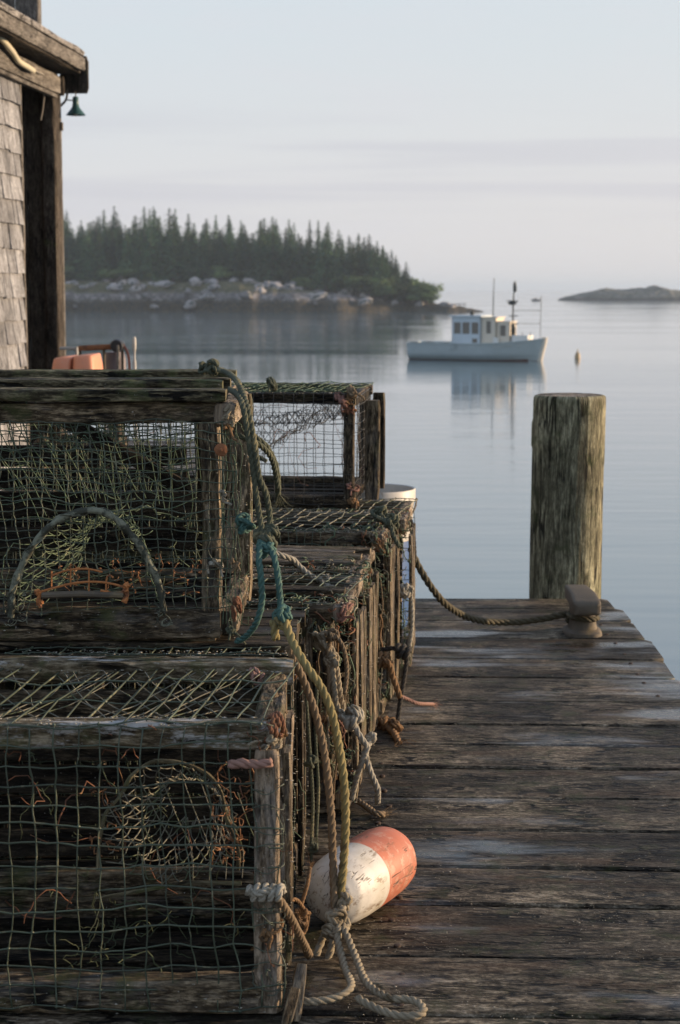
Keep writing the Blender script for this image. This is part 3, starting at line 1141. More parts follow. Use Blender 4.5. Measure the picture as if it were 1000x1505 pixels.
def piling():
    rng = random.Random(3)
    c = at(831, 878, 6.29)
    base = V((c.x, 6.29, 0))
    top = at(834, 580, 6.29).z
    mb = MB()
    n = 96
    zs = [SEA - 3, -2.0, -1.0, -.5]
    z = -.3
    while z < top - .012:
        zs.append(z); z += .016
    zs += [top - .010, top - .003, top]
    rads = lambda z: .1335 + .002 * min(1, max(0, -z))
    vs, fs, uvs = [], [], []
    lean = lambda z: V((.006 * z, 0, 0))
    cracks = [(rng.uniform(0, 6.283), rng.uniform(.02, .05), rng.uniform(.002, .007), rng.uniform(-.2, .5), rng.uniform(.2, .6)) for _ in range(26)]
    for k, z in enumerate(zs):
        for j in range(n):
            a = 6.2832 * j / n
            r = rads(z)
            r *= 1 + .022 * noise.noise(V((math.cos(a) * 1.3, math.sin(a) * 1.3, z * 1.2))) + .014 * noise.noise(V((math.cos(a) * 9, math.sin(a) * 9, z * .8)))
            r += .0016 * noise.noise(V((math.cos(a) * 40, math.sin(a) * 40, z * 3)))
            for (ca, cw, cd, z0, zl) in cracks:
                aa = ca + .05 * noise.noise(V((z * 3, ca, 0)))
                da = abs((a - aa + math.pi) % 6.2832 - math.pi)
                if da < cw and z0 < z < z0 + zl + .3:
                    r -= cd * (1 - da / cw)
            # a flattened, slightly splayed shoulder near the top left
            if z > top - .14: r += .003 * math.cos(a - math.pi) * 0
            if k == len(zs) - 3: r -= .001
            if k == len(zs) - 2: r -= .005
            if k == len(zs) - 1: r -= .014
            if .1 < (top - z) < .2 and math.cos(a - math.pi) > .6:
                r += .004
            p = base + lean(z) + V((math.cos(a) * r, math.sin(a) * r, z))
            vs.append(tuple(p))
    for i in range(len(zs) - 1):
        for j in range(n):
            j2 = (j + 1) % n
            fs.append((i * n + j, i * n + j2, (i + 1) * n + j2, (i + 1) * n + j))
            a, b = .84 * j / n, .84 * (j + 1) / n
            uvs.append([(zs[i], a), (zs[i], b), (zs[i + 1], b), (zs[i + 1], a)])
    mb.add(vs, fs, uvs, .6)
    # weathered end grain
    rings = 9
    last = (len(zs) - 1) * n
    capv = [vs[last + j] for j in range(n)]
    cv = list(capv)
    cf, cu = [], []
    cc = base + lean(top) + V((0, 0, top))
    for q in range(1, rings):
        for j in range(n):
            p = V(capv[j]).lerp(cc, q / rings)
            p.z += .004 * noise.noise(p * 30) - .002
            cv.append(tuple(p))
    for q in range(rings - 1):
        for j in range(n):
            j2 = (j + 1) % n
            cf.append((q * n + j, q * n + j2, (q + 1) * n + j2, (q + 1) * n + j))
            cu.append([(cv[t][0] * .6, cv[t][1] * .35) for t in cf[-1]])
    cf.append(tuple(range((rings - 1) * n, rings * n)))
    cu.append([(cv[t][0] * .6, cv[t][1] * .35) for t in cf[-1]])
    r_ = empty('piling', base, 'thick round weathered mooring piling standing at the end of the wharf', 'piling')
    b1 = mb.build('post', M['piling'], r_, base, sharp=60)
    b1.location = (0, 0, 0)
    m2 = MB(); m2.add(cv, cf, cu, .8)
    b2 = m2.build('post_top', M['trap_pale'], r_, base, sharp=60)
    b2.location = (0, 0, 0)


piling()


def cleat():
    """cast-iron bollard cleat seen end on"""
    base = at(856, 930, 5.50); base.z = 0
    r_ = empty('mooring_cleat', base, 'short worn iron mooring cleat on the deck in front of the piling', 'cleat', rz=R(0))

    def loft(secs, seg=28):
        mb = MB()
        vs, fs = [], []
        for (z, hx, hy, p, ox) in secs:
            for j in range(seg):
                a = 6.2832 * j / seg
                c, s = math.cos(a), math.sin(a)
                x = math.copysign(abs(c) ** (2 / p), c) * hx + ox
                y = math.copysign(abs(s) ** (2 / p), s) * hy
                k = 1 + .02 * noise.noise(V((x * 30, y * 30, z * 30)))
                vs.append((x * k, y * k, z))
        for i in range(len(secs) - 1):
            for j in range(seg):
                j2 = (j + 1) % seg
                fs.append((i * seg + j, i * seg + j2, (i + 1) * seg + j2, (i + 1) * seg + j))
        fs.append(tuple(reversed(range(seg))))
        fs.append(tuple(range((len(secs) - 1) * seg, len(secs) * seg)))
        mb.add(vs, fs)
        return mb
    loft([(.0, .062, .09, 3, 0), (.010, .060, .088, 3, 0), (.018, .050, .070, 2.6, 0)]).build('base_plate', M['iron'], r_, sharp=50)
    loft([(.012, .050, .066, 2.4, 0), (.03, .045, .05, 2.6, 0), (.06, .041, .045, 2.6, 0), (.085, .043, .048, 2.8, 0), (.100, .044, .06, 3.4, 0)]).build('neck', M['iron'], r_, sharp=50)
    # horn: a blocky bar lying front to back, dipping towards the viewer
    mb = MB()
    vs, fs = [], []
    secs = [(-.105, .034, .094, .012), (-.100, .046, .096, .020), (-.085, .050, .099, .024), (.0, .047, .112, .024), (.09, .040, .122, .022), (.105, .034, .124, .017), (.110, .026, .124, .010)]
    seg = 32
    for (y, hw, zc, hz) in secs:
        for k in range(seg):
            a = 6.2832 * k / seg
            c, s_ = math.cos(a), math.sin(a)
            x = math.copysign(abs(c) ** .22, c) * hw * .92
            z = math.copysign(abs(s_) ** .22, s_) * hz
            q = 1 + .03 * noise.noise(V((x * 40, y * 30, z * 40)))
            vs.append((x * q - .006 * (y > 0) * y * 20, y, zc + z * q))
    for i in range(len(secs) - 1):
        for k in range(seg):
            k2 = (k + 1) % seg
            fs.append((i * seg + k, (i + 1) * seg + k, (i + 1) * seg + k2, i * seg + k2))
    fs.append(tuple(range(seg))); fs.append(tuple(reversed(range((len(secs) - 1) * seg, len(secs) * seg))))
    mb.add(vs, fs)
    mb.build('horn', M['iron'], r_, sharp=50)


cleat()


# ------------------------------------------------------------------ shed
def shed():
    rng = random.Random(31)
    C0 = V((-1.778, 11.0, 0))
    e = V((-.088, -1, 0)).normalized()      # towards the camera along the wall
    n = V((1, -.088, 0)).normalized()       # outwards, to the right
    W = lambda s, o, z: C0 + e * s + n * o + V((0, 0, z))
    root = empty('shingled_shed', C0, 'grey cedar-shingled fishing shed with dark corner post on the wharf', 'shed')

    def B(mb, name, mat, par=root):
        o = mb.build(name, mat, par, C0, sharp=45)
        o.location = (0, 0, 0)
        return o
    zt = 2.47
    # shingle courses
    mb = MB()
    z = -.02
    s0 = .97
    while z < zt - .07:
        ex = .137 + rng.uniform(-.004, .004)
        s = s0
        zz = min(z + ex * 1.3, zt)
        while s < 4.6:
            wd = rng.uniform(.08, .19) if rng.random() < .85 else .23
            s2 = min(s + wd, 4.6)
            lift = rng.uniform(-.004, .004)
            b0 = .022 + rng.uniform(-.003, .007)
            g = .0045
            p = [W(s + g, .0, z + lift), W(s2 - g, .0, z + lift), W(s2 - g, b0, z + lift + rng.uniform(-.004, .004)), W(s + g, b0 + rng.uniform(-.002, .003), z + lift),
                 W(s + g, -.004, zz), W(s2 - g, -.004, zz), W(s2 - g, .003, zz), W(s + g, .003, zz)]
            vs = [tuple(q) for q in p]
            fs = [(0, 1, 2, 3), (4, 7, 6, 5), (3, 2, 6, 7), (2, 1, 5, 6), (0, 3, 7, 4)]
            ou, ov = rng.uniform(0, 30), rng.uniform(0, 30)
            uvs = []
            for f in fs:
                uvs.append([(ou + p[i].z - z, ov + (p[i] - C0).dot(e) + (p[i] - C0).dot(n)) for i in f])
            mb.add(vs, fs, uvs, rng.random() * .8 + .1)
            s = s2
        z += ex
    B(mb, 'shingles', M['shingle'])
    # wall core and the rest of the building
    mb = MB()
    core = [W(s0, -.003, -.02), W(4.6, -.003, -.02), W(4.6, -3.2, -.02), W(.05, -3.2, -.02), W(.05, -.24, -.02), W(s0, -.24, -.02)]
    vs = [tuple(q) for q in core] + [tuple(q + V((0, 0, zt + .02))) for q in core]
    k = len(core)
    fs = [tuple(reversed(range(k))), tuple(range(k, 2 * k))] + [(i, (i + 1) % k, k + (i + 1) % k, k + i) for i in range(k)]
    mb.add(vs, fs, [[(vs[i][2], vs[i][0] + vs[i][1]) for i in f] for f in fs], .4)
    B(mb, 'wall', M['shed_dark'])
    # casing at the end of the shingles
    mb = MB()
    plank(mb, W(s0 - .012, -.02, -.02), W(s0 - .012, -.02, zt - .02), .085, .026, up=tuple(e), seg=.1, rng=rng)
    B(mb, 'casing', M['shed_trim'])
    # dark boards of the recess facing the camera, corner post
    y1 = 10.80
    xa, xb = at(40, 300, y1).x, at(84, 300, y1).x
    mb = MB()
    wd = (xb - xa)
    plank(mb, (xa - .06, y1 + .03, -.02), (xa - .06, y1 + .03, zt), .12, .025, up=(0, 1, 0), seg=.06, rng=rng, pv=.35)
    plank(mb, (xa + .055, y1 + .035, -.02), (xa + .055, y1 + .035, zt - .06), .11, .025, up=(0, 1, 0), seg=.06, rng=rng, pv=.2)
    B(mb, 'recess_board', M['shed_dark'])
    mb = MB()
    plank(mb, (xb - .045, y1 + .09, -.02), (xb - .045, y1 + .09, zt - .01), .092, .19, up=(0, 1, 0), seg=.05, k=5, jit=.002, rng=rng, pv=.6)
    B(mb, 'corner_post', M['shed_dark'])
    # pale strip added to paint the post's seaward side sunlit
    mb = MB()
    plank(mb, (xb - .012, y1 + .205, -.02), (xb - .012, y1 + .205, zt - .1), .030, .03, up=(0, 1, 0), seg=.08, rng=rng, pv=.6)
    B(mb, 'sunlit_edge', M['shed_trim'])
    # frieze, soffit, eave board, roof
    mb = MB()
    plank(mb, W(4.6, .025, 2.385), W(.10, .025, 2.385), .03, .115, seg=.15, k=4, rng=rng, pv=.5)
    plank(mb, W(4.6, .030, 2.305), W(.22, .030, 2.305), .04, .022, seg=.15, k=3, rng=rng, pv=.25)
    B(mb, 'frieze', M['shed_trim'])
    mb = MB()
    plank(mb, W(4.6, -.02, 2.478), W(-.02, -.02, 2.478), .36, .02, seg=.3, rng=rng, pv=.2)
    B(mb, 'soffit', M['shed_dark'])
    mb = MB()
    plank(mb, W(4.6, .165, 2.52), W(.02, .165, 2.52), .03, .085, seg=.12, k=4, rng=rng, pv=.5)
    B(mb, 'eave_board', M['shed_trim'])
    mb = MB()
    # roof skin rises inwards
    plank(mb, W(4.6, -.03, 2.648), W(-.03, -.03, 2.648), .46, .035, up=(.30, 0, 1), seg=.3, k=5, rng=rng, pv=.6)
    plank(mb, W(4.6, -1.7, 3.12), W(-.06, -1.7, 3.12), 3.0, .035, up=(.30, 0, 1), seg=.6, k=5, rng=rng, pv=.5)
    B(mb, 'roof', M['roof'])
    # dark end board of the eave facing us
    mb = MB()
    p0, p1 = at(88, 110, 11.06), at(130, 110, 11.06)
    zc0, zc1 = at(110, 137, 11.06).z, at(110, 86, 11.06).z
    plank(mb, ((p0.x + p1.x) / 2, 11.07, zc0), ((p0.x + p1.x) / 2, 11.07, zc1 + .015), p1.x - p0.x, .03, up=(0, 1, 0), seg=.03, k=5, rng=rng, pv=.3)
    q0, q1 = at(80, 120, 10.95), at(94, 120, 10.95)
    plank(mb, ((q0.x + q1.x) / 2, 10.97, at(87, 140, 10.95).z), ((q0.x + q1.x) / 2, 10.97, at(87, 112, 10.95).z), q1.x - q0.x, .05, up=(0, 1, 0), seg=.03, k=3, rng=rng, pv=.4)
    B(mb, 'eave_end', M['shed_dark'])
    # upper storey rising behind the eave
    mb = MB()
    xu = at(50, 10, 10.85).x
    for i in range(12):
        x_ = xu - .06 - .115 * i
        plank(mb, (x_, 10.86, 2.66), (x_, 10.86, 3.7), .11, .03, up=(0, 1, 0), seg=.1, k=2, rng=rng)
    plank(mb, (xu + .0, 10.9, 2.64), (xu + .0, 10.9, 3.72), .06, .10, up=(0, 1, 0), seg=.1, k=3, rng=rng, pv=.9)
    B(mb, 'upper_wall', M['shed_trim'])
    mb = MB()
    bk = at(86, 185, 10.95)
    box(mb, (bk.x - .0, 10.97, bk.z - .025), (bk.x + .022, 11.01, bk.z + .025))
    B(mb, 'bracket', M['iron'])

    # draped pale pipe along the frieze: a thing of its own
    mb = MB()
    pts = [at(-30, 40, 9.35) + V((.06, 0, 0)), at(-8, 60, 9.5) + V((.05, 0, 0)), at(8, 76, 9.7) + V((.04, 0, 0)), at(20, 90, 9.85) + V((.03, 0, 0)), at(34, 99, 10.0) + V((.03, 0, 0)), at(49, 104, 10.2)]
    tube(mb, smooth(pts, .02), .017, 10)
    tag(mb.build('pipe', simple('yellowed_pvc', (.55, .50, .36), .45, .15, 6), loc=pts[0]), 'yellowed plastic pipe sagging under the shed eave', 'pipe')
    mb = MB()
    pts = [at(50, 103, 10.2), at(58, 107, 10.35), at(65, 112, 10.5), at(66, 130, 10.62), at(63, 160, 10.7), at(60, 176, 10.74)]
    tube(mb, smooth(pts, .02), .006, 6, pv=.7)
    tag(mb.build('cable', simple('grey_cable', (.22, .20, .17), .6, .2, 6), loc=pts[0]), 'thin grey cable hanging down the dark recess from the pipe end', 'cable')
    # barn lamp
    lp = at(83, 160, 11.04)
    lr = empty('wall_lamp', lp, 'small dark green gooseneck lamp hanging beside the shed corner', 'lamp')
    gm = simple('green_enamel', (.025, .075, .065), .35, .25, 20, bump=.2)

    def BL(mb, name, mat):
        o = mb.build(name, mat, lr, lp, sharp=50); o.location = (0, 0, 0); return o
    mb = MB()
    tube(mb, smooth([at(82, 161, 11.04), at(90, 155, 11.04), at(97, 147, 11.04), at(99, 138, 11.04), at(98.5, 132, 11.04)], .01), .0075, 8)
    tube(mb, [at(99, 147, 11.04), at(108, 147.5, 11.04)], .004, 6)
    tube(mb, smooth([at(111, 143, 11.04), at(111.5, 137, 11.04), at(109.5, 134, 11.04)], .008), .004, 6)
    BL(mb, 'arm', M['iron'])
    c = at(111.5, 155, 11.04)
    u = 11.1 / FPX
    mb = MB()
    lathe(mb, [(.002, 12.5 * u), (3.2 * u, 12.3 * u), (4.2 * u, 11 * u), (4.4 * u, 3 * u), (5.2 * u, -2 * u), (8 * u, -6 * u), (13.5 * u, -12.6 * u), (14.2 * u, -13.6 * u),
               (13.6 * u, -13.5 * u), (8 * u, -7.5 * u), (4 * u, -4 * u), (.002, -3.9 * u)], c, 32)
    BL(mb, 'shade', gm)
    mb = MB()
    lathe(mb, [(.002, -15.4 * u), (2.2 * u, -14.6 * u), (3.4 * u, -12.4 * u), (3.0 * u, -10 * u), (1.8 * u, -8 * u), (1.6 * u, -4.2 * u)], c, 20)
    bm_ = simple('bulb_glass', (.75, .68, .55), .2, .1, 5, bump=0)
    BL(mb, 'bulb', bm_)


shed()


# ------------------------------------------------------------------ gear on the wharf by the shed
def far_gear():
    rng = random.Random(41)
    # wooden crate carrying an upturned salmon tote (only the tote shows)
    t0 = at(114, 545, 8.4)
    cr = empty('slatted_crate', (t0.x, 8.5, 0), 'dark slatted wooden crate under the salmon tote by the shed', 'crate')
    zc = at(114, 548, 8.3).z - .02
    mb = MB()
    for k in range(5):
        z = .05 + (zc - .1) * k / 4
        for yy in (-.2, .2):
            plank(mb, (-.2, yy, z), (.2, yy, z), .02, .07, seg=.1, k=1, rng=rng)
        for xx in (-.2, .2):
            plank(mb, (xx, -.18, z), (xx, .18, z), .02, .07, seg=.1, k=1, rng=rng)
    mb.build('slats', M['trap_dark'], cr)
    mb = MB()
    for xx in (-.17, .17):
        for yy in (-.17, .17):
            plank(mb, (xx, yy, 0), (xx, yy, zc), .03, .03, up=(0, 1, 0), seg=.2, k=1, rng=rng)
    for k in range(4):
        plank(mb, (-.19, -.16 + .107 * k, zc - .005), (.19, -.16 + .107 * k, zc - .005), .09, .012, seg=.1, k=1, rng=rng)
    mb.build('frame', M['trap_dark'], cr)
    sal = simple('salmon_plastic', (.62, .25, .14), .55, .15, 6, col2=(.50, .27, .19), t2=.6, scale2=30, bump=.2)
    mb = MB()
    u = 8.4 / FPX
    tr = empty('upturned_tote', (t0.x, 8.4, zc + .003), 'salmon plastic tote turned upside down beside the shed post', 'tote')

    def half(xa, xb, lean, nm):
        mb = MB()
        h = 29 * u
        secs = [(0, 1.0, 1), (.25, .985, 1), (.6, .95, 1), (.86, .90, 1), (.96, .86, 1), (1.0, .78, 1)]
        vs, fs = [], []
        seg = 32
        cx, hx = (xa + xb) / 2 * u, (xb - xa) / 2 * u
        for (t, sc, _) in secs:
            for j in range(seg):
                a = 6.2832 * j / seg
                c, s = math.cos(a), math.sin(a)
                x = math.copysign(abs(c) ** .35, c) * hx * sc + cx + lean * t * u
                y = math.copysign(abs(s) ** .4, s) * .17 * sc
                vs.append((x, y, h * t + (.003 * x / u * .1 if t > .9 else 0)))
        for i in range(len(secs) - 1):
            for j in range(seg):
                j2 = (j + 1) % seg
                fs.append((i * seg + j, i * seg + j2, (i + 1) * seg + j2, (i + 1) * seg + j))
        fs.append(tuple(reversed(range(seg)))); fs.append(tuple(range((len(secs) - 1) * seg, len(secs) * seg)))
        mb.add(vs, fs)
        o = mb.build(nm, sal, tr, sharp=55)
        return o
    half(-33, -3, 3, 'bin')
    half(-2, 34, -1, 'bin')

    # low hauling stand behind it: beam on legs with a black drum and a red hose
    Y = 9.2
    P = lambda x, y, dy=0: at(x, y, Y + dy)
    g = P(152, 512)
    hr = empty('hauling_stand', (g.x, Y, 0), 'rusty brown hauling stand with a black drum near the shed', 'hauler')

    def BH(mb, name, mat, sharp=45):
        o = mb.build(name, mat, hr, (g.x, Y, 0), sharp=sharp); o.location = (0, 0, 0); return o
    mb = MB(); a, b = P(116, 512), P(183, 509)
    plank(mb, a, b, .05, .028, seg=.03, rng=rng)
    BH(mb, 'beam', M['rust'])
    mb = MB()
    for x in (118, 153, 180):
        q = P(x, 514)
        tube(mb, [(q.x, Y, 0), (q.x, Y, q.z)], .008, 8)
    BH(mb, 'leg', M['iron'])
    mb = MB()
    c = P(173, 508)
    lathe(mb, [(.004, -.05), (.030, -.05), (.036, -.03), (.036, .03), (.03, .05), (.004, .05)], c, 24, axis=(0, 1, 0))
    BH(mb, 'drum', simple('black_rubber', (.012, .013, .016), .5, .2, 9))
    mb = MB()
    tube(mb, smooth([P(163, 511), P(170, 507), P(180, 507), P(187, 516), P(190, 530), P(191, 548)], .01), .007, 8)
    BH(mb, 'hose', simple('red_hose', (.30, .09, .05), .5, .2, 9))
    mb = MB()
    lathe(mb, [(.01, -.38), (.055, -.38), (.06, -.3), (.06, -.06), (.05, -.02), (.01, -.015)], P(169, 512, .12), 24)
    BH(mb, 'motor_housing', simple('mauve_grey_metal', (.15, .12, .13), .5, .3, 9))
    mb = MB()
    q = P(175.5, 508)
    plank(mb, (q.x, Y - .06, .2), (q.x, Y - .06, q.z + .005), .014, .014, up=(0, 1, 0), seg=.05, rng=rng, pv=.8)
    BH(mb, 'stay', M['shed_trim'])
    # white-topped stake
    mb = MB()
    q = P(197.5, 495)
    w_ = 9.2 / FPX
    lathe(mb, [(.6 * w_, 0), (2.3 * w_, .001), (2.3 * w_, q.z - .13), (1.4 * w_, q.z - .12), (1.6 * w_, q.z - .075), (2.8 * w_, q.z - .065), (2.8 * w_, q.z - .01), (1.5 * w_, q.z)], (q.x, Y, 0), 16)
    tag(mb.build('stake', simple('chipped_white_paint', (.50, .47, .42), .6, .3, 30), loc=(q.x, Y, 0)), 'thin white stake standing right of the hauling stand', 'stake')
    mb = MB()
    a, b = at(88, 512, 10.6), at(113, 512, 10.6)
    tube(mb, [(a.x, 10.6, a.z), (b.x, 10.6, a.z)], .010, 8)
    tube(mb, [(b.x, 10.6, 0), (b.x, 10.6, a.z + .01)], .010, 8)
    tag(mb.build('rail_pipe', simple('pale_pipe', (.45, .43, .40), .5, .2, 9), loc=(b.x, 10.6, 0)), 'pale pipe rail running out from the shed corner above the tote', 'rail')


far_gear()


# ------------------------------------------------------------------ lobster boat
def boat():
    rng = random.Random(51)
    Yb = 105.0
    st = at(599, 530, Yb)
    rz = R(-24)
    L = 8.5
    org = V((st.x + L * .5 * math.cos(rz) + .5, Yb, SEA))
    root = empty('lobster_boat', org, 'pale blue lobster boat with white cabin moored on the calm water', 'boat', rz=rz)
    hullm = simple('pale_blue_hull', (.42, .47, .465), .35, .15, 1.5, col2=(.30, .34, .34), t2=.6, scale2=1.2, bump=0)
    redm = simple('antifouling', (.13, .05, .035), .6, .2, 3, bump=0)
    white = simple('boat_white', (.72, .71, .66), .4, .08, 2, bump=0)
    sunlit_cream = simple('boat_sunlit_cream', (.70, .62, .50), .4, .08, 2, bump=0)  # forward houses and stem: warm sunlight put into the colour
    shaded_blue = simple('boat_cabin_shaded', (.55, .62, .66), .4, .08, 2, bump=0)  # wheelhouse: bluish shade put into the colour
    dark = simple('boat_dark', (.03, .035, .03), .6, .2, 3, bump=0)
    glass, gnt, gb = newmat('cabin_glass')
    gb.inputs['Base Color'].default_value = (.14, .13, .11, 1)
    gb.inputs['Roughness'].default_value = .08
    # hull sections: x from stern -L/2 to bow
    N, K = 40, 14

    def half(t):     # half beam at deck
        return 1.38 * (1 - max(0, (t - .42) / .58) ** 2.3) ** .75 * (.93 + .07 * min(1, t / .15)) if t < 1 else 0.0

    def sheer(t):
        return 1.02 + .04 * (1 - t) + .36 * max(0, (t - .45) / .55) ** 1.9
    def sect(t):
        hb, sh = half(t), sheer(t)
        x = -L / 2 + L * t
        pts = []
        for k in range(K + 1):
            q = k / K
            z = -.5 + (sh + .5) * q
            f = min(1.0, (q * 1.9) ** .55) * (.90 + .10 * q)
            flare = 1 - (1 - q) * .55 * max(0, (t - .55) / .45)
            wl = 1 - max(0, (t - .9) / .1) * .0
            rake = -.30 * (1 - q) * max(0, (t - .8) / .2)
            pts.append((x + rake, hb * f * flare, z))
        return pts
    vs, fs, mi = [], [], []
    for i in range(N + 1):
        s = sect(i / N)
        for (x, y, z) in s: vs.append((x, -y, z))
        for (x, y, z) in s: vs.append((x, y, z))
    W_ = 2 * (K + 1)
    mb = MB(); mr = MB()
    F1, F2 = [], []
    for i in range(N):
        for side in (0, 1):
            for k in range(K):
                a = i * W_ + side * (K + 1) + k
                b = a + W_
                f = (a, b, b + 1, a + 1) if side == 0 else (a, a + 1, b + 1, b)
                (F2 if max(vs[q][2] for q in f) < .14 else F1).append(f)
    F1.append(tuple([k for k in range(K + 1)] + [K + 1 + k for k in range(K, -1, -1)]))
    mb.add(vs, F1); mr.add(vs, F2)
    mb.build('hull', hullm, root, sharp=40)
    mr.build('boot_stripe', redm, root, sharp=40)
    # deck & rub rail
    mb = MB()
    vs, fs = [], []
    for i in range(N + 1):
        t = i / N
        x = -L / 2 + L * t
        z = sheer(t) - (.45 if t < .42 else .02)
        vs += [(x, -half(t) * .985, z), (x, half(t) * .985, z)]
    for i in range(N): fs.append((2 * i, 2 * i + 2, 2 * i + 3, 2 * i + 1))
    mb.add(vs, fs)
    mb.build('deck', white, root, sharp=0)
    mb = MB()
    for sg in (-1, 1):
        tube(mb, [(-L / 2 + L * i / N, sg * (half(i / N) + .01), sheer(i / N) - .01) for i in range(N + 1)], .035, 6)
    mb.build('rub_rail', hullm, root)
    mb = MB(); tube(mb, [(L / 2 - .36, 0, -.1), (L / 2 - .24, 0, .5), (L / 2 - .10, 0, 1.0), (L / 2 - .02, 0, 1.44)], .17, 10); mb.build('stem', sunlit_cream, root)  # stem piece added in cream to paint the bow sunlit
    u = Yb / FPX

    def cabin(x0, x1, y0, y1, z0, z1, wins_side, wins_front, mat, name, rake=.0):
        """walls from panels leaving window holes; panes set inside"""
        par = MB()
        t = .05
        pane = []

        def wall(A, ex, h, holes):
            ex = V(ex); Ln = ex.length; exn = ex.normalized(); nn = V((exn.y, -exn.x, 0))
            xs = sorted({0, Ln} | {a for q in holes for a in (q[0], q[1])})
            zs = sorted({0, h} | {a for q in holes for a in (q[2], q[3])})
            for i in range(len(xs) - 1):
                for j in range(len(zs) - 1):
                    cx, cz = (xs[i] + xs[i + 1]) / 2, (zs[j] + zs[j + 1]) / 2
                    if any(q[0] < cx < q[1] and q[2] < cz < q[3] for q in holes): continue
                    P = []
                    for (dx, dz, o) in ((0, 0, 0), (1, 0, 0), (1, 1, 0), (0, 1, 0), (0, 0, -t), (1, 0, -t), (1, 1, -t), (0, 1, -t)):
                        P.append(tuple(V(A) + exn * xs[i + dx] + V((0, 0, zs[j + dz])) + nn * o))
                    par.add(P, [(0, 1, 2, 3), (7, 6, 5, 4), (0, 4, 5, 1), (1, 5, 6, 2), (2, 6, 7, 3), (3, 7, 4, 0)])
            for q in holes:
                m2 = MB()
                P = [tuple(V(A) + exn * a + V((0, 0, z)) + nn * (-t * .6)) for a, z in ((q[0], q[2]), (q[1], q[2]), (q[1], q[3]), (q[0], q[3]))]
                m2.add(P, [(0, 1, 2, 3)])
                pane.append(m2)
        h = z1 - z0
        wall((x0, y0, z0), (x1 - x0, 0, 0), h, wins_side)
        wall((x1, y0, z0), (0, y1 - y0, 0), h, wins_front)
        wall((x1, y1, z0), (x0 - x1, 0, 0), h, [((x1 - x0) - b, (x1 - x0) - a, c, d) for a, b, c, d in wins_side])
        wall((x0, y1, z0), (0, y0 - y1, 0), h, [])
        o = par.build(name, mat, root, sharp=30)
        for p in pane:
            p.build('pane', glass, o, sharp=0)
        return o
    # aft wheelhouse, its shade put into the bluish colour
    cabin(-1.42, .42, -.95, .95, .6, 2.66, [(.14, .58, 1.02, 1.72), (.68, 1.15, 1.02, 1.72), (1.27, 1.72, 1.02, 1.72), (1.32, 1.66, .48, .74)],
          [(.15, .85, 1.1, 1.75), (1.05, 1.75, 1.1, 1.75)], shaded_blue, 'wheelhouse')
    mb = MB(); box(mb, (-1.55, -1.08, 2.662), (.52, 1.08, 2.74)); mb.build('roof', shaded_blue, root)
    cabin(.425, 1.35, -.78, .78, .9, 2.60, [(.32, .62, .75, 1.5)], [(.2, .7, .7, 1.4), (.86, 1.36, .7, 1.4)], sunlit_cream, 'forward_house')
    mb = MB(); box(mb, (.43, -.86, 2.602), (1.45, .86, 2.66)); mb.build('roof', sunlit_cream, root)
    cabin(1.355, 2.2, -.62, .62, .95, 2.35, [(.22, .58, .55, 1.2)], [(.2, .55, .6, 1.1), (.7, 1.05, .6, 1.1)], sunlit_cream, 'low_house')
    mb = MB(); box(mb, (1.36, -.68, 2.352), (2.28, .68, 2.40)); mb.build('roof', sunlit_cream, root)
    # trunk forward, vents
    mb = MB(); box(mb, (2.3, -.55, 1.0), (3.3, .55, 1.55)); box(mb, (1.25, -.98, 1.0), (1.55, -.78, 1.42)); mb.build('trunk_cabin', white, root)
    mb = MB(); lathe(mb, [(.10, 0), (.12, .03), (.12, .22), (.06, .28)], (-.35, -.3, 2.74), 14); mb.build('horn', dark, root)
    mb = MB(); tube(mb, [(1.0, -.3, 2.6), (1.02, -.3, 4.0), (1.05, -.3, 5.0)], .035, 6, rf=lambda t: 1.2 - .6 * t); mb.build('antenna', dark, root)
    ml = empty_child('mast', (2.25, -.2, 1.2), root)
    mb = MB(); tube(mb, [(0, 0, 0), (0, 0, 2.2), (.06, 0, 3.5)], .05, 7, rf=lambda t: 1.2 - .5 * t)
    for o_, z_ in ((.0, 1.0), (0, 1.5)): tube(mb, [(-.25, 0, z_), (.3, 0, z_ + .02)], .03, 5)
    mb.build('pole', dark, ml)
    mb = MB(); blob(mb, (-.06, 0, 2.28), .22, rng, (1.2, .8, .55), 2); tube(mb, [(-.4, 0, 2.42), (.3, 0, 2.40)], .04, 5); mb.build('light_fitting', dark, ml)
    mb = MB(); blob(mb, (.1, 0, 3.25), .17, rng, (.6, .5, 2.3), 2, amp=.3); mb.build('pennant', dark, ml)
    mb = MB(); blob(mb, (-.12, 0, .62), .32, rng, (.95, .7, 1.6), 2, amp=.15); blob(mb, (.06, 0, .05), .26, rng, (1.4, .8, .6), 2); mb.build('winch', dark, ml)
    mb = MB()
    tube(mb, [(3.95, -.1, 1.3), (3.98, -.1, 3.9)], .018, 5)
    tube(mb, [(2.3, -.1, 3.05), (3.97, -.1, 3.05)], .016, 5)
    tube(mb, [(2.3, -.1, 2.25), (3.97, -.1, 2.25)], .016, 5)
    for x in (2.9, 3.4): tube(mb, [(x, -.35, 1.2), (x, -.35, 1.75)], .02, 5)
    mb.build('bow_rail', M['iron'], root)
    mb = MB()
    for (x, z) in ((-3.9, 1.1), (-2.9, 1.1), (-1.9, 1.08)):
        blob(mb, (x, -.9, z - .1), .2, rng, (2.2, .8, .6), 2, amp=.2)
    mb.build('deck_gear', M['iron'], root)
    # illegible pale name scribble on the bow and one mark ahead of it
    mb = MB()
    tx = 1.05
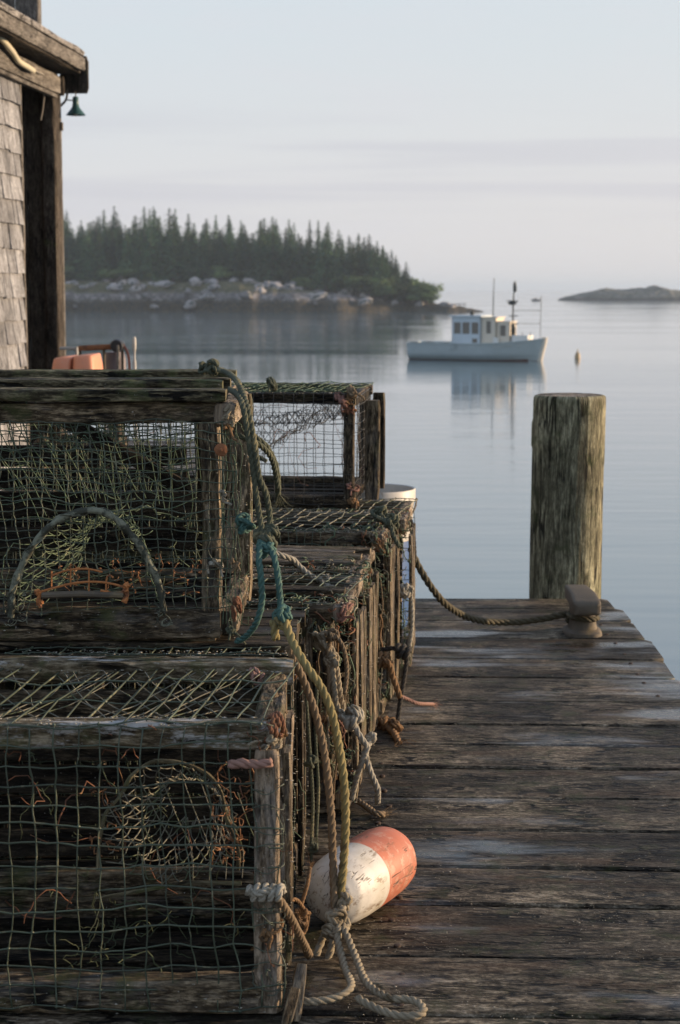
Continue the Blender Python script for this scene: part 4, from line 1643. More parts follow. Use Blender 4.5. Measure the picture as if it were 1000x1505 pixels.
    for (x0, n_) in ((1.35, 9), (2.75, 2)):
        for k in range(n_):
            x = x0 + k * .125
            t = (x + L / 2) / L
            zc = sheer(t) - .24
            q = (zc + .5) / (sheer(t) + .5)
            yb = -half(t) * (.90 + .10 * q) * (1 - (1 - q) * .55 * max(0, (t - .55) / .45)) - .022
            hh = .13 if k == 0 else .07
            tube(mb, [(x, yb, zc - .03), (x + .04, yb, zc + hh), (x + .07, yb, zc - .02), (x + .11, yb, zc + .05)], .014, 4)
    mb.build('lettering', white, root)


def empty_child(name, loc, par):
    o = bpy.data.objects.new(name, None)
    COL.objects.link(o); o.location = loc; o.parent = par
    return o


boat()


def small_floats():
    rng = random.Random(61)
    c = at(849, 527, 107); c.z = SEA
    mb = MB()
    lathe(mb, [(.02, -.25), (.15, -.2), (.18, 0), (.17, .25), (.11, .38), (.05, .42), (.03, .60), (.01, .61)], c, 20)
    tag(mb.build('mooring_buoy', simple('mooring_buoy_paint', (.42, .30, .16), .5, .3, 3), loc=c), 'small yellowish mooring buoy floating right of the lobster boat', 'buoy')
    for (px, py, Y, l, lab) in ((788, 438.5, 640, 3.4, 'tiny dark skiff far out left of the low island'),):
        c = at(px, py, Y); c.z = SEA
        mb = MB()
        vs, fs = [], []
        for i in range(9):
            t = i / 8
            w_ = .7 * math.sin(math.pi * min(1, .18 + t * .82)) ** .7
            x = -l / 2 + l * t
            vs += [(c.x + x, c.y - w_, SEA + .6 + .15 * t * t), (c.x + x, c.y - w_ * .6, SEA - .1), (c.x + x, c.y + w_ * .6, SEA - .1), (c.x + x, c.y + w_, SEA + .6 + .15 * t * t)]
        for i in range(8):
            for k in range(3):
                a = i * 4 + k
                fs.append((a, a + 1, a + 5, a + 4))
        mb.add(vs, fs)
        box(mb, (c.x - .7, c.y - .4, SEA + .3), (c.x + .2, c.y + .4, SEA + 1.0))
        tag(mb.build('skiff', simple('far_skiff', (.06, .06, .06), .7), loc=c), lab, 'skiff')


small_floats()


# ------------------------------------------------------------------ lobster traps
def arc_pts(cx, cz, rx, rz, y, n=40, a0=0.0, a1=math.pi, p=1.0):
    out = []
    for i in range(n + 1):
        a = a0 + (a1 - a0) * i / n
        out.append(V((cx + math.cos(a) * rx, y, cz + math.sin(a) ** p * rz if math.sin(a) > 0 else cz)))
    return out


def net_funnel(mb, ringA, ringB, rows, r, rng, sagz=.02, jit=.004, kn=.6):
    """diamond netting stretched from ring A to ring B (lists of equal length)"""
    n = len(ringA)
    P = {}
    for j in range(rows + 1):
        t = j / rows
        for i in range(n):
            i2 = (i + (1 if j % 2 else 0)) % n
            a = ringA[i].lerp(ringA[(i + 1) % n], .5) if j % 2 else ringA[i]
            b = ringB[i].lerp(ringB[(i + 1) % n], .5) if j % 2 else ringB[i]
            p = a.lerp(b, t)
            p = p + V((rng.gauss(0, jit), rng.gauss(0, jit), rng.gauss(0, jit) - sagz * math.sin(math.pi * t)))
            P[(i, j)] = p
    for j in range(rows):
        for i in range(n):
            a = P[(i, j)]
            tg = [(i, j + 1), ((i - 1) % n if j % 2 == 0 else (i + 1) % n, j + 1)]
            for q in tg:
                if (P[q] - a).length > .12 or rng.random() < .06: continue
                b = P[q]
                m = a.lerp(b, .5) + V((rng.gauss(0, .0015), rng.gauss(0, .0015), -.0025))
                tube(mb, [a, m, b], r * rng.uniform(.8, 1.2), 4, False, rng.random())
            if rng.random() < kn: blob(mb, a, r * 2.0, rng)


def tangle(mb, lo, hi, n, r, rng, l=.12, curl=1.0):
    """loose ends of twine"""
    for _ in range(n):
        p = V([rng.uniform(lo[k], hi[k]) for k in range(3)])
        d = V((rng.gauss(0, 1), rng.gauss(0, .6), rng.gauss(0, 1))).normalized()
        pts = [p]
        L = l * rng.uniform(.4, 1.4)
        m = 9
        for i in range(m):
            d = (d + V((rng.gauss(0, .55), rng.gauss(0, .45), rng.gauss(0, .55) - .08)) * curl).normalized()
            p = p + d * L / m
            p = V([min(max(p[k], lo[k]), hi[k]) for k in range(3)])
            pts.append(p)
        tube(mb, [a for i, a in enumerate(pts) if i == 0 or (a - pts[i - 1]).length > 1e-5] if len(pts) > 2 else pts, r * rng.uniform(.6, 1.3), 4, True, rng.random())


def lashing(mb, c, rng, r=.0035, R_=.02, n=3, axis=(1, 0, 0), ends=2):
    c = V(c)
    for _ in range(n):
        a = V(axis) + V((rng.gauss(0, .3), rng.gauss(0, .3), rng.gauss(0, .3)))
        wraps(mb, c + V((rng.gauss(0, .004), rng.gauss(0, .004), rng.gauss(0, .004))), a, R_ * rng.uniform(.8, 1.15), r, rng.uniform(1.2, 2.2), rng=rng)
    knot(mb, c + V((rng.gauss(0, .006), -R_ * .9, rng.gauss(0, .006))), R_ * .5, r, (rng.uniform(0, 3), rng.uniform(0, 3), 0), rng=rng)
    for _ in range(ends):
        p = c + V((rng.gauss(0, .008), -R_, 0))
        pts = [p]
        d = V((rng.gauss(0, .7), -.3, rng.gauss(-.4, .7))).normalized()
        for i in range(rng.randint(2, 4)):
            d = (d + V((rng.gauss(0, .4), rng.gauss(0, .3), -.25 + rng.gauss(0, .3)))).normalized()
            p = p + d * .008
            pts.append(p)
        rope(mb, pts, r * .8, rng=rng, fuzz=.6, fray=False)


def flakes(mb, lo, hi, n, rng, s=.004):
    """bits of shell, bark and dried weed caught on the timber"""
    for _ in range(n):
        c = [rng.uniform(lo[k], hi[k]) for k in range(3)]
        blob(mb, c, s * rng.uniform(.3, 1.0), rng, (rng.uniform(.6, 1.6), rng.uniform(.5, 1.2), .35), amp=.6)


M['flakes'] = simple('dried_scraps', (.34, .32, .27), .85, .8, 40, col2=(.10, .09, .05), t2=.5, scale2=60, bump=0)
M['weed_orange'] = simple('orange_weed', (.20, .085, .03), .7, .5, 30, bump=.3)
M['weed_green'] = simple('green_weed', (.055, .07, .03), .75, .5, 30, bump=.3)


def trap(x, y, z, label, L=1.1, D=.42, H=.456, seed=0, rz=0.0, rail=.034, post=.036, sp=.033, wr=.0013, rmat='trap', pmat='trap', wmat='wire',
         side_out=True, lid=0, endslats=2, frontslats=0, topmesh=True, rear=True, vis=.62, jit=.003, brail=.05, knots=.25, topslats=0, sag=.006,
         weave='twine_green', tang=30, lash=2, lidmat=None, skew=0.0, wiretop=None, topover=True, endmesh=True, topny=0, mz0=.01, backl=0, name='lobster_trap', toprail_mat=None, rear_rail_mat=None):
    rng = random.Random(seed)
    root = empty(name, (x, y, z), label, 'lobster trap', 'lobster traps stacked on the wharf', rz)
    P = lambda a, b, w, t, nm, m, up=(0, 0, 1), k=4, sg=.014, jt=.0028, pv=None, ch=None: _pl(root, a, b, w, t, nm, m, up, k, sg, jt, pv, rng, ch)
    xr = -.034 if side_out else 0.0
    rm = M[rmat]; pm = M[pmat]
    tr_ = M[toprail_mat] if toprail_mat else rm
    # long rails
    P((-L, rail * .5, H - rail * .45), (xr, rail * .5, H - rail * .45), rail * .95, rail * .9, 'top_rail', tr_)
    P((-L, D - rail * .6, H - rail * .45), (xr + .01, D - rail * .6, H - rail * .45), rail * 1.2, rail * .9, 'top_rail', M[rear_rail_mat] if rear_rail_mat else rm)
    P((-L, rail * .4, brail * .5), (xr - .0, rail * .4, brail * .5), rail * 1.05, brail, 'bottom_rail', rm)
    P((-L, D - rail * .5, brail * .5), (xr - .0, D - rail * .5, brail * .5), rail, brail, 'bottom_rail', rm)
    # end rails
    for xx in ((-rail * .5 if side_out else -rail * .52), -L + rail * .5):
        P((xx, -.006 if side_out else rail, H - rail * (.5 if side_out else .55) - (.0 if side_out else .004)), (xx, D + .004, H - rail * .55), rail * .92, rail * .96, 'end_rail', M['trap_pale'] if side_out and xx > -.3 else rm)
        P((xx, .01, brail * .5), (xx, D + .004, brail * .5), rail * .9, brail * .8, 'end_rail', rm)
    # posts
    for xx in (xr - post * .55, -L + post * .6):
        for yy in (post * (.62 if side_out else .30), D - post * .62):
            P((xx, yy, .004), (xx, yy, H - rail * .85), post, post * .95, 'corner_post', pm, up=(0, 1, 0))
    # mid frame bow
    P((-L * .5, post * .7, brail), (-L * .5, post * .7, H - rail), post * .8, post * .7, 'mid_post', rm, up=(0, 1, 0), sg=.04, k=2)
    # end boards, nailed outside
    for i in range(endslats):
        yy = D * (i + .9) / (endslats + .6)
        P((.007 if not side_out else .006, yy, .012 + rng.uniform(0, .02)), (.006, yy + rng.gauss(0, .004), H - rail * 1.3 + rng.uniform(-.02, .0)), .011, .062, 'end_board', pm if i % 2 else rm, up=(0, 1, 0))
    for i in range(frontslats):
        xx = xr - post * 1.15 - .002 - .042 * i - .022
        P((xx, .006, brail * .8), (xx + rng.gauss(0, .002), .006, H - rail * .8), .034, .012, 'front_board', pm if i % 2 == 0 else rm, up=(0, 1, 0))
    # floor laths
    mb = MB()
    for i in range(5):
        yy = D * (i + .6) / 5.3
        plank(mb, (-L + .02, yy, .008), (-.03, yy, .008), .045, .011, seg=.06, k=2, rng=rng)
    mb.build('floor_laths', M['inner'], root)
    if topslats:
        mb = MB()
        for i in range(topslats):
            yy = rail * 1.5 + (D - rail * 3) * (i + .5) / topslats
            plank(mb, (-L + .02, yy, H + .004 + rng.uniform(-.002, .003)), (xr + rng.uniform(-.03, .03), yy + rng.gauss(0, .004), H + .004), (D - rail * 2) / topslats * .80, .014, seg=.03, k=3, rng=rng)
        mb.build('top_laths', rm, root)
    # lid boards standing proud
    for i in range(lid):
        t = i / max(1, lid - 1)
        yy = D * (.03 + .93 * t)
        zz = H + .012 + .010 * t + (.006 if i % 2 else 0)
        P((-L, yy, zz), (xr + rng.uniform(-.012, .018), yy + rng.gauss(0, .004), zz), .044 + .012 * (i == 0), .022, 'lid_board', M[lidmat] if lidmat else rm)
    if backl:
        mb = MB()
        for i in range(backl):
            zz = .03 + (H - .06) * (i + .5) / backl
            plank(mb, (-L + .02, D - .05, zz), (-.03, D - .05, zz), .010, (H - .06) / backl * .93, seg=.06, k=2, rng=rng)
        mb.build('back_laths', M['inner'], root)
    # wire mesh
    w = M[wmat]
    x0 = -L
    xv = -L if vis is None else max(-L, -vis)
    o = .004
    nz_ = max(3, round(H / sp))
    nx_ = max(3, round(-xv / sp))
    ny_ = max(3, round(D / sp))
    mb = MB()
    ftop = H + .003 if topover else H - rail * .8
    xe = .004 if not frontslats else -xr + post * 1.3 + .044 * frontslats
    grid(mb, lambda u, v: (xv + (-xv - xe) * u + skew * (v - .5) * math.sin(u * 5 + seed), -o - .002, mz0 + (ftop - mz0) * v), nx_, nz_, wr, jit, rng, .012, knots=knots, sag=sag)
    mb.build('front_mesh', w, root, sharp=0)
    mb = MB()
    grid(mb, lambda u, v: (xv - xv * u, D + .004, .02 + (H - .04) * v), nx_, nz_, wr, jit, rng, .02, knots=0, sag=sag)
    mb.build('rear_mesh', w, root, sharp=0)
    mb = MB()
    grid(mb, lambda u, v: (.014 if endslats else .004, D * u, .02 + (H - .03) * v), ny_, nz_, wr, jit, rng, .02, knots=knots, sag=sag)
    if endmesh: mb.build('end_mesh', w, root, sharp=0)
    if topmesh:
        mb = MB()
        grid(mb, lambda u, v: (xv + (-xv - .01) * u + .05 * (v - .5), -.002 + D * v, H + .004 + (.001 if u < 2 else 0)), nx_, topny or max(3, round(D / (sp * 1.5))), wr * 1.1, jit * 1.3, rng, .02, knots=knots, sag=sag)
        mb.build('top_mesh', M[wiretop] if wiretop else w, root, sharp=0)
    # inner parlour netting
    if tang:
        mb = MB()
        lo, hi = (xv + .02, .03, .06), (-.06, D - .03, H - .05)
        tangle(mb, lo, hi, tang, wr * .9, rng, .16)
        tangle(mb, (xv + .02, -.008, H - rail * 1.6), (.0, .03, H + .01), int(tang * .5), wr * .7, rng, .05)
        tangle(mb, (-.05, -.012, .02), (.018, .03, H), int(tang * .5), wr * .7, rng, .06)
        tag(mb.build('loose_twine', M[weave], root, sharp=0), kind='stuff')
    mb = MB()
    flakes(mb, (xv, -.006, H + .001), (0, rail, H + .004), 260, rng, .0034)
    flakes(mb, (xv, D - rail * 1.4, H + .001), (0, D, H + .004), 160, rng, .0034)
    flakes(mb, (xv, -.008, .0), (0, -.001, brail), 60, rng, .003)
    flakes(mb, (-.04, -.008, .0), (.016, .0, H), 90, rng, .0026)
    flakes(mb, (.010, 0, .0), (.018, D, H), 120, rng, .0026)
    tag(mb.build('dried_scraps', M['flakes'], root, sharp=0), kind='stuff')
    for i in range(lash):
        mb = MB()
        zz = H * (.95 if i == 0 else rng.uniform(.12, .85))
        lashing(mb, (xr - post * .5 if i else -.015, .004 + post * .3, zz), rng, rng.choice((.0028, .0034)), .019, 2, axis=(0, 0, 1) if i else (1, .2, 0))
        mb.build('lashing', M[rng.choice(('rope_beige', 'twine_rust', 'rope_brown', 'twine_red', 'rope_ochre'))], root, sharp=0)
    return root, rng


def _pl(root, a, b, w, t, nm, m, up, k, sg, jt, pv, rng, ch=None):
    mb = MB()
    plank(mb, a, b, w, t, up=up, seg=sg, k=k, jit=jt, warp=.004, pv=pv, rng=rng, ch=ch)
    return mb.build(nm, m, root)


# A: nearest, on the deck
XA, YA = -.0915, 2.525
tA, rngA = trap(XA, YA, 0, 'nearest lobster trap at the bottom left, coarse mesh and pale front post', D=.42, H=.461, seed=101, rail=.044, post=.038, sp=.0335, wr=.0014,
                side_out=False, endslats=2, wmat='wire', pmat='trap_pale', rmat='trap', toprail_mat='rail_lichen', rear_rail_mat='rail_lichen', jit=.0035, knots=.3, brail=.055, endmesh=False, topny=3, weave='twine_rust', tang=16, lash=2, vis=.55,
                skew=.012, sag=.012)
for ch in tA.children:
    if ch.name.startswith('top_rail') and abs(ch.matrix_basis.translation.x) < 9 and max(v.co.y for v in ch.data.vertices) > .3: ch.location.z += .014
# second visible plank along its back, inner shelf
mb = MB()
plank(mb, (-1.1, .37, .40), (-.02, .372, .40), .02, .055, seg=.03, k=4, rng=rngA)
mb.build('rear_board', M['trap_dark'], tA)
mb = MB()
plank(mb, (-1.1, .30, .10), (-.05, .30, .11), .03, .045, seg=.03, k=4, rng=rngA)
mb.build('inner_shelf', M['trap'], tA)
mb = MB()
for i in range(6):
    plank(mb, (-1.1, .395, .03 + .058 * i), (-.03, .395, .03 + .058 * i), .010, .050, seg=.05, k=2, rng=rngA)
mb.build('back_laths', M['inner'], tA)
# limp crossed twine netting over the wire of the lid
mb = MB()
for i in range(24):
    x_ = -.56 + .026 * i
    for sg_ in (1, -1):
        if rngA.random() < .35: continue
        a_ = V((x_, .02, .462)); b_ = V((x_ + sg_ * .16 + rngA.gauss(0, .01), .36, .462))
        if b_.x > -.01 or b_.x < -.6: continue
        pts = [a_.lerp(b_, q_ / 6) + V((rngA.gauss(0, .004), rngA.gauss(0, .003), -.016 * math.sin(math.pi * q_ / 6) + rngA.gauss(0, .002))) for q_ in range(7)]
        tube(mb, smooth(pts, .01), .0010, 4, pv=rngA.random())
        for q_ in (1, 2, 4, 5):
            if rngA.random() < .6: blob(mb, pts[q_], .0024, rngA)
mb.build('lid_net', M['twine'], tA, sharp=0)
# entrance hoop with netting
mb = MB()
hp = arc_pts(-.178, .20, .112, .185, .075, 36)
tube(mb, smooth([p + V((rngA.gauss(0, .003), rngA.gauss(0, .004), rngA.gauss(0, .003))) for p in hp[::3]], .008), .0026, 7, rf=lambda t: 1.25 + .25 * math.sin(t * 40))
tube(mb, [V((-.295, .06, .165)), V((-.24, .07, .172)), V((-.15, .075, .187)), V((-.065, .075, .185))], .0035, 6)
mb.build('entrance_hoop', M['rail_green'], tA)
mb = MB()
N_ = 26
ra = [V((-.178 + math.cos(6.283 * i / N_) * .108, .08, .27 + math.sin(6.283 * i / N_) * (.11 if math.sin(6.283 * i / N_) > 0 else .085))) for i in range(N_)]
rb = [V((-.16 + math.cos(6.283 * i / N_) * .045, .30, .26 + math.sin(6.283 * i / N_) * .04)) for i in range(N_)]
net_funnel(mb, ra, rb, 7, .0010, rngA, .015, .003, .35)
# slanting strands across the mouth
for i in range(9):
    a = V((-.28 + .03 * i, .075, .37 - .012 * abs(i - 4)))
    b = V((-.22 + .026 * i, .078, .19 + rngA.uniform(-.004, .01)))
    tube(mb, smooth([a, a.lerp(b, .35) + V((.006, .004, -.004)), a.lerp(b, .7) + V((.012, .006, 0)), b], .012), .00095, 4, pv=.9)
for j in range(4):
    z = .22 + .038 * j
    tube(mb, smooth([V((-.28, .077, z)), V((-.2, .085, z - .012)), V((-.12, .08, z - .008)), V((-.08, .076, z + .01))], .012), .0009, 4, pv=.8)
mb.build('entrance_net', M['twine'], tA, sharp=0)
mb = MB()
tangle(mb, (-.11, .05, .22), (-.045, .12, .38), 30, .0010, rngA, .07, 1.6)
tangle(mb, (-.30, .05, .18), (-.25, .1, .36), 12, .0010, rngA, .06, 1.6)
tag(mb.build('dried_weed', M['weed_orange'], tA, sharp=0), kind='stuff')
mb = MB()
tangle(mb, (-.42, .02, .05), (-.05, .2, .44), 26, .0008, rngA, .10, 1.0)
tangle(mb, (-.40, .02, .02), (-.06, .34, .09), 30, .0009, rngA, .09, 1.2)
tag(mb.build('green_weed', M['weed_green'], tA, sharp=0), kind='stuff')
# rust-stained wire ends low in the front mesh, white fender-like rag tie under the rail
mb = MB()
rope(mb, [V((-.077, -.012, .403)), V((-.06, -.016, .407)), V((-.035, -.016, .405)), V((-.012, -.014, .408))], .0075, rng=rngA, fuzz=.4)
mb.build('rail_tie', M['rope_pink'], tA, sharp=0)
for (q, mt, n_, rr) in (((-.012, .02, .455), 'twine_rust', 3, .014), ((-.002, .05, .447), 'rope_ochre', 2, .014), ((-.05, .36, .462), 'rope_pink', 2, .009), ((-.02, .22, .45), 'rope_brown', 2, .010)):
    mb = MB()
    lashing(mb, q, rngA, .0036, rr, n_, axis=(1, .4, .3))
    mb.build('lashing', M[mt], tA, sharp=0)
mb = MB()   # thin twine whipping down the front post
for k in range(11):
    z = .05 + .345 * k / 11
    s_ = 1 if k % 2 else -1
    tube(mb, smooth([V((-.043, -.004, z)), V((-.02, -.009, z + .008 * s_)), V((.003, -.004, z + rngA.uniform(-.01, .014))), V((.005, .02, z))], .006), .0009, 4, pv=rngA.random())
tangle(mb, (-.045, -.014, .03), (.008, .0, .42), 26, .0008, rngA, .05)
tag(mb.build('post_twine', M['wire_rusty'], tA, sharp=0), kind='stuff')

# B1: behind it, on the deck
tB, rngB = trap(-.082, 3.03, 0, 'low lobster trap behind the nearest one, carrying the tall front trap', D=.44, H=.460, seed=102, side_out=False, endslats=3, pmat='trap_dark', rmat='trap_dark',
                topslats=4, tang=20, lash=1, vis=.5, brail=.05, endmesh=False)
# B2: the tall front trap on top of it
XB2, YB2, ZB2 = -.187, 3.09, .477
tB2, rB2 = trap(XB2, YB2, ZB2, 'big upper lobster trap at the left with fine green mesh and arched hoop', D=.43, H=.440, seed=103, rail=.042, post=.034, sp=.0235, wr=.00125,
                pmat='trap', rmat='trap', wmat='wire', lid=4, lidmat='rail_green', endslats=0, topmesh=False, jit=.004, knots=.15, brail=.062, weave='twine_green', tang=26, lash=1, endmesh=False, mz0=.058,
                vis=.50, sag=.012, topover=False, skew=.015)
mb = MB()   # pale lower board under the bottom rail
plank(mb, (-1.1, .03, -.008), (-.045, .03, -.008), .03, .014, seg=.03, k=3, rng=rB2)
mb.build('skid', M['trap'], tB2)
mb = MB()
plank(mb, (-.022, .41, .0), (-.018, .412, .43), .05, .03, up=(0, 1, 0), seg=.03, k=4, rng=rB2)
mb.build('rear_post_board', M['trap'], tB2)
mb = MB()
for i in range(3):
    plank(mb, (-1.1, .425, .05 + .075 * i), (-.1, .425, .05 + .075 * i), .010, .05, seg=.05, k=2, rng=rB2)
plank(mb, (-.36, .2, .40), (-.11, .24, .25), .018, .03, seg=.03, k=2, rng=rB2)
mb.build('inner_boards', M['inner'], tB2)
# hoop, bound with strips
mb = MB()
hz0 = .055
pts = [V((-.418, -.014, hz0 - .01)), V((-.412, -.016, .10)), V((-.388, -.018, .155)), V((-.352, -.018, .205)), V((-.305, -.018, .236)), V((-.255, -.018, .243)), V((-.212, -.018, .220)),
       V((-.175, -.018, .172)), V((-.148, -.016, .115)), V((-.136, -.014, .056))]
hoop = smooth(pts, .006)
tube(mb, hoop, .0064, 10, rf=lambda t: 1 + .45 * noise.noise(V((t * 30, 2, 0))))
fr_ = frames(hoop)
sp_ = []
for i, p in enumerate(hoop):
    a = i * .42
    sp_.append(p + (fr_[i][1] * math.cos(a) + fr_[i][2] * math.sin(a)) * .0072)
tube(mb, sp_, .0021, 5)
tangle(mb, (-.43, -.02, .03), (-.39, -.005, .09), 16, .001, rB2, .05)
tangle(mb, (-.16, -.02, .03), (-.12, -.005, .08), 14, .001, rB2, .05)
mb.build('entrance_hoop', simple('bound_grey_green_hoop', (.17, .175, .125), .8, .7, 60, col2=(.04, .042, .028), t2=.46, scale2=34, bump=1, bscale=300), tB2)
mb = MB()
N_ = 30
ra = [hoop[int(i / (N_ - 1) * (len(hoop) - 1))] + V((0, .02, 0)) for i in range(N_)]
rb = [V((-.25 + (p.x + .25) * .45, .26, .16 + (p.z - .15) * .5)) for p in ra]
net_funnel(mb, ra, rb, 8, .0010, rB2, .02, .004, .3)
mb.build('entrance_net', M['twine_green'], tB2, sharp=0)
# long slack strands hanging inside from the top rail
mb = MB()
for i in range(26):
    xt = -.48 + .40 * i / 25 + rB2.gauss(0, .004)
    a = V((xt, .03 + rB2.uniform(0, .05), .405))
    b = V((xt * .75 - .03 + rB2.gauss(0, .02), .06 + rB2.uniform(0, .1), .22 + rB2.gauss(0, .03)))
    tube(mb, smooth([a, a.lerp(b, .3) + V((rB2.gauss(0, .006), 0, 0)), a.lerp(b, .7) + V((rB2.gauss(0, .006), .01, 0)), b], .012), .0011, 4, pv=.9)
for j in range(9):
    z = .40 - .022 * j
    pts = [V((-.48 + .05 * i, .05 + rB2.uniform(-.01, .02), z + rB2.gauss(0, .005) - .008 * (i % 2))) for i in range(9)]
    tube(mb, smooth(pts, .012), .0010, 4, pv=.9)
mb.build('parlour_net', M['twine_green'], tB2, sharp=0)
# rusted wire door handle
mb = MB()
q = lambda px, py: at(px, py, YB2 - .016) - V((XB2, YB2, ZB2))
hb = [q(56, 871), q(80, 864), q(110, 857), q(140, 855), q(165, 858), q(186, 864)]
tube(mb, smooth(hb, .008), .0022, 6)
tube(mb, smooth([q(76, 846), q(100, 838), q(128, 836), q(152, 841)], .008), .0019, 6)
tube(mb, [q(60, 868), q(57, 880), q(60, 893)], .0038, 6)
tube(mb, [q(183, 862), q(187, 874), q(184, 886)], .0042, 6)
for (x_, y0_, y1_) in ((104, 828, 862), (131, 836, 870), (76, 840, 862)):
    tube(mb, [q(x_, y0_), q(x_, y1_)], .0015, 6)
tube(mb, smooth([q(156, 871), q(157, 850), q(161, 845), q(167, 849)], .006), .0018, 6)
tube(mb, smooth([q(148, 868), q(165, 872), q(184, 871)], .006), .0030, 6)
for (x_, y_) in ((55, 871), (186, 868), (184, 880), (58, 884), (188, 860)):
    blob(mb, q(x_, y_), .0062, rB2, sub=2, amp=.6)
mb.build('door_wire', simple('orange_rust', (.40, .15, .045), .8, .4, 30, col2=(.18, .07, .03), t2=.55, scale2=40, bump=1, bscale=300), tB2)
mb = MB()
tube(mb, [q(62, 875), q(120, 873), q(182, 875)], .0065, 9)
mb.build('door_bar', M['iron'], tB2)
# rusty washer and bolt on the corner, ties down the post
mb = MB()
c = q(325, 661)
lathe(mb, [(.002, -.004), (.0085, -.0035), (.0115, -.001), (.012, .004), (.008, .006)], c, 20, axis=(0, -1, 0), wob=.1)
lathe(mb, [(.0005, .0), (.0035, .0), (.0035, .010), (.0005, .011)], c, 10, axis=(0, -1, 0))
mb.build('bolt', M['rust'], tB2)
for (px, py, mt, rr, n_) in ((334, 630, 'rope_ochre', .006, 1), (327, 729, 'rope_white', .005, 1), (318, 831, 'rope_white', .008, 2), (345, 827, 'rope_brown', .007, 1), (345, 890, 'twine_rust', .010, 2), (340, 930, 'rope_green', .008, 2)):
    mb = MB()
    lashing(mb, q(px, py) + V((0, .008, 0)), rB2, .0026, rr, n_, axis=(1, 0, .4))
    mb.build('lashing', M[mt], tB2, sharp=0)
mb = MB()
for x_ in (-.030, -.022, -.012, -.004, .003):
    pts = [V((x_ + rB2.gauss(0, .003), -.010 + rB2.gauss(0, .002), .39 - .36 * i / 9)) for i in range(10)]
    tube(mb, smooth(pts, .01), .0010, 4, pv=rB2.random())
mb.build('corner_twine', M['twine_green'], tB2, sharp=0)
mb = MB()
tangle(mb, (-.36, .05, .07), (-.06, .35, .12), 34, .0011, rB2, .06, 1.8)
tag(mb.build('dried_weed', M['weed_orange'], tB2, sharp=0), kind='stuff')
mb = MB()
tangle(mb, (-.30, .05, .07), (-.05, .3, .20), 30, .0010, rB2, .07, 1.8)
tag(mb.build('green_weed', M['weed_green'], tB2, sharp=0), kind='stuff')

# C1, C2, D, E, F further back
tC, rC = trap(.020, 3.545, 0, 'lobster trap in the third row, its dark top rails just behind the teal rope', backl=6, D=.39, H=.456, seed=104, rail=.036, post=.034, pmat='trap', rmat='trap', endslats=3, frontslats=2,
              topslats=0, tang=30, lash=3, vis=.5, sp=.036, side_out=True, endmesh=False, rz=R(-5))
mb = MB()
plank(mb, (-1.1, .12, .462), (-.02, .12, .462), .05, .02, seg=.03, k=3, rng=rC)
mb.build('lid_board', M['trap_dark'], tC)
tC2, rC2 = trap(-.242, 3.60, .470, 'upper lobster trap hidden behind the big left one, only its top boards showing', D=.41, H=.430, seed=105, rail=.036, post=.034, sp=.03, pmat='trap_dark', rmat='rail_green', endslats=1,
                lid=3, tang=40, lash=1, vis=.45, topmesh=False)
mb = MB()
for i in range(5):
    plank(mb, (-1.1, .40, .04 + .055 * i), (-.12, .40, .04 + .055 * i), .010, .05, seg=.05, k=2, rng=rC2)
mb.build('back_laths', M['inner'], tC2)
tD, rD = trap(.055, 3.985, 0, 'slat-topped lobster trap in the middle of the row behind the teal rope', backl=6, D=.355, H=.458, seed=106, rail=.036, post=.034, pmat='trap', rmat='trap', endslats=3, frontslats=2, endmesh=False,
              topslats=5, topmesh=False, tang=30, lash=3, vis=.42, sp=.034, rz=R(-6))
tE, rE = trap(.115, 4.37, 0, 'lobster trap with white-knotted netting over its top, next to last in the row', backl=6, D=.42, H=.492, seed=107, rail=.036, post=.034, pmat='trap', rmat='trap', endslats=3, frontslats=2, endmesh=False,
              tang=30, lash=3, vis=.42, sp=.034, wiretop='twine', knots=.8, rz=R(-6))
tF, rF = trap(.190, 4.815, 0, 'last lobster trap of the bottom row, beside the deck end and the tub', backl=6, D=.42, H=.470, seed=108, rail=.038, post=.036, pmat='trap', rmat='trap', endslats=3, frontslats=2, endmesh=False,
              tang=30, lash=3, vis=.42, sp=.036, wiretop='twine', knots=.7, rz=R(-5))
# T3: far upper trap against the water
tG, rG = trap(-.075, 5.27, 0, 'lobster trap at the back under the far upper trap, almost hidden', L=.9, D=.42, H=.470, seed=110, rail=.036, post=.034, pmat='trap_dark', rmat='trap_dark', tang=0, lash=0, endslats=1, endmesh=False, vis=.3)
tT, rT = trap(.044, 4.99, .480, 'far upper lobster trap with the water showing through its open mesh', L=.85, D=.50, H=.335, seed=109, rail=.036, post=.030, sp=.030, wr=.0011, pmat='trap_dark', rmat='trap_dark',
              wmat='wire_dark', endslats=0, side_out=False, tang=14, lash=3, vis=.80, jit=.002, knots=.15, rz=R(-6), wiretop='twine_green', brail=.036, weave='twine_red', sag=.004)
mb = MB()
plank(mb, (.034, .20, .0), (.036, .20, .305), .045, .03, up=(0, 1, 0), seg=.03, k=4, rng=rT)
mb.build('end_board', M['trap'], tT)
mb = MB()
plank(mb, (.030, .50, .0), (.030, .50, .31), .04, .03, up=(0, 1, 0), seg=.03, k=4, rng=rT)
mb.build('end_board', M['trap_dark'], tT)
mb = MB()   # sagging netting inside
N_ = 22
ra = [V((-.02 - .0 * i, .02 + .46 * i / N_, .30)) for i in range(N_)]
rows = 12
P_ = {}
for j in range(rows + 1):
    for i in range(26):
        x = -.42 + .38 * i / 25
        t = i / 25
        z = .30 - .26 * (1 - t) ** 1.3 * (j / rows) - .02
        P_[(i, j)] = V((x + rT.gauss(0, .004), .10 + .02 * j + rT.gauss(0, .004), .06 + (z - .06) * (1 - .15 * math.sin(j)) + rT.gauss(0, .004)))
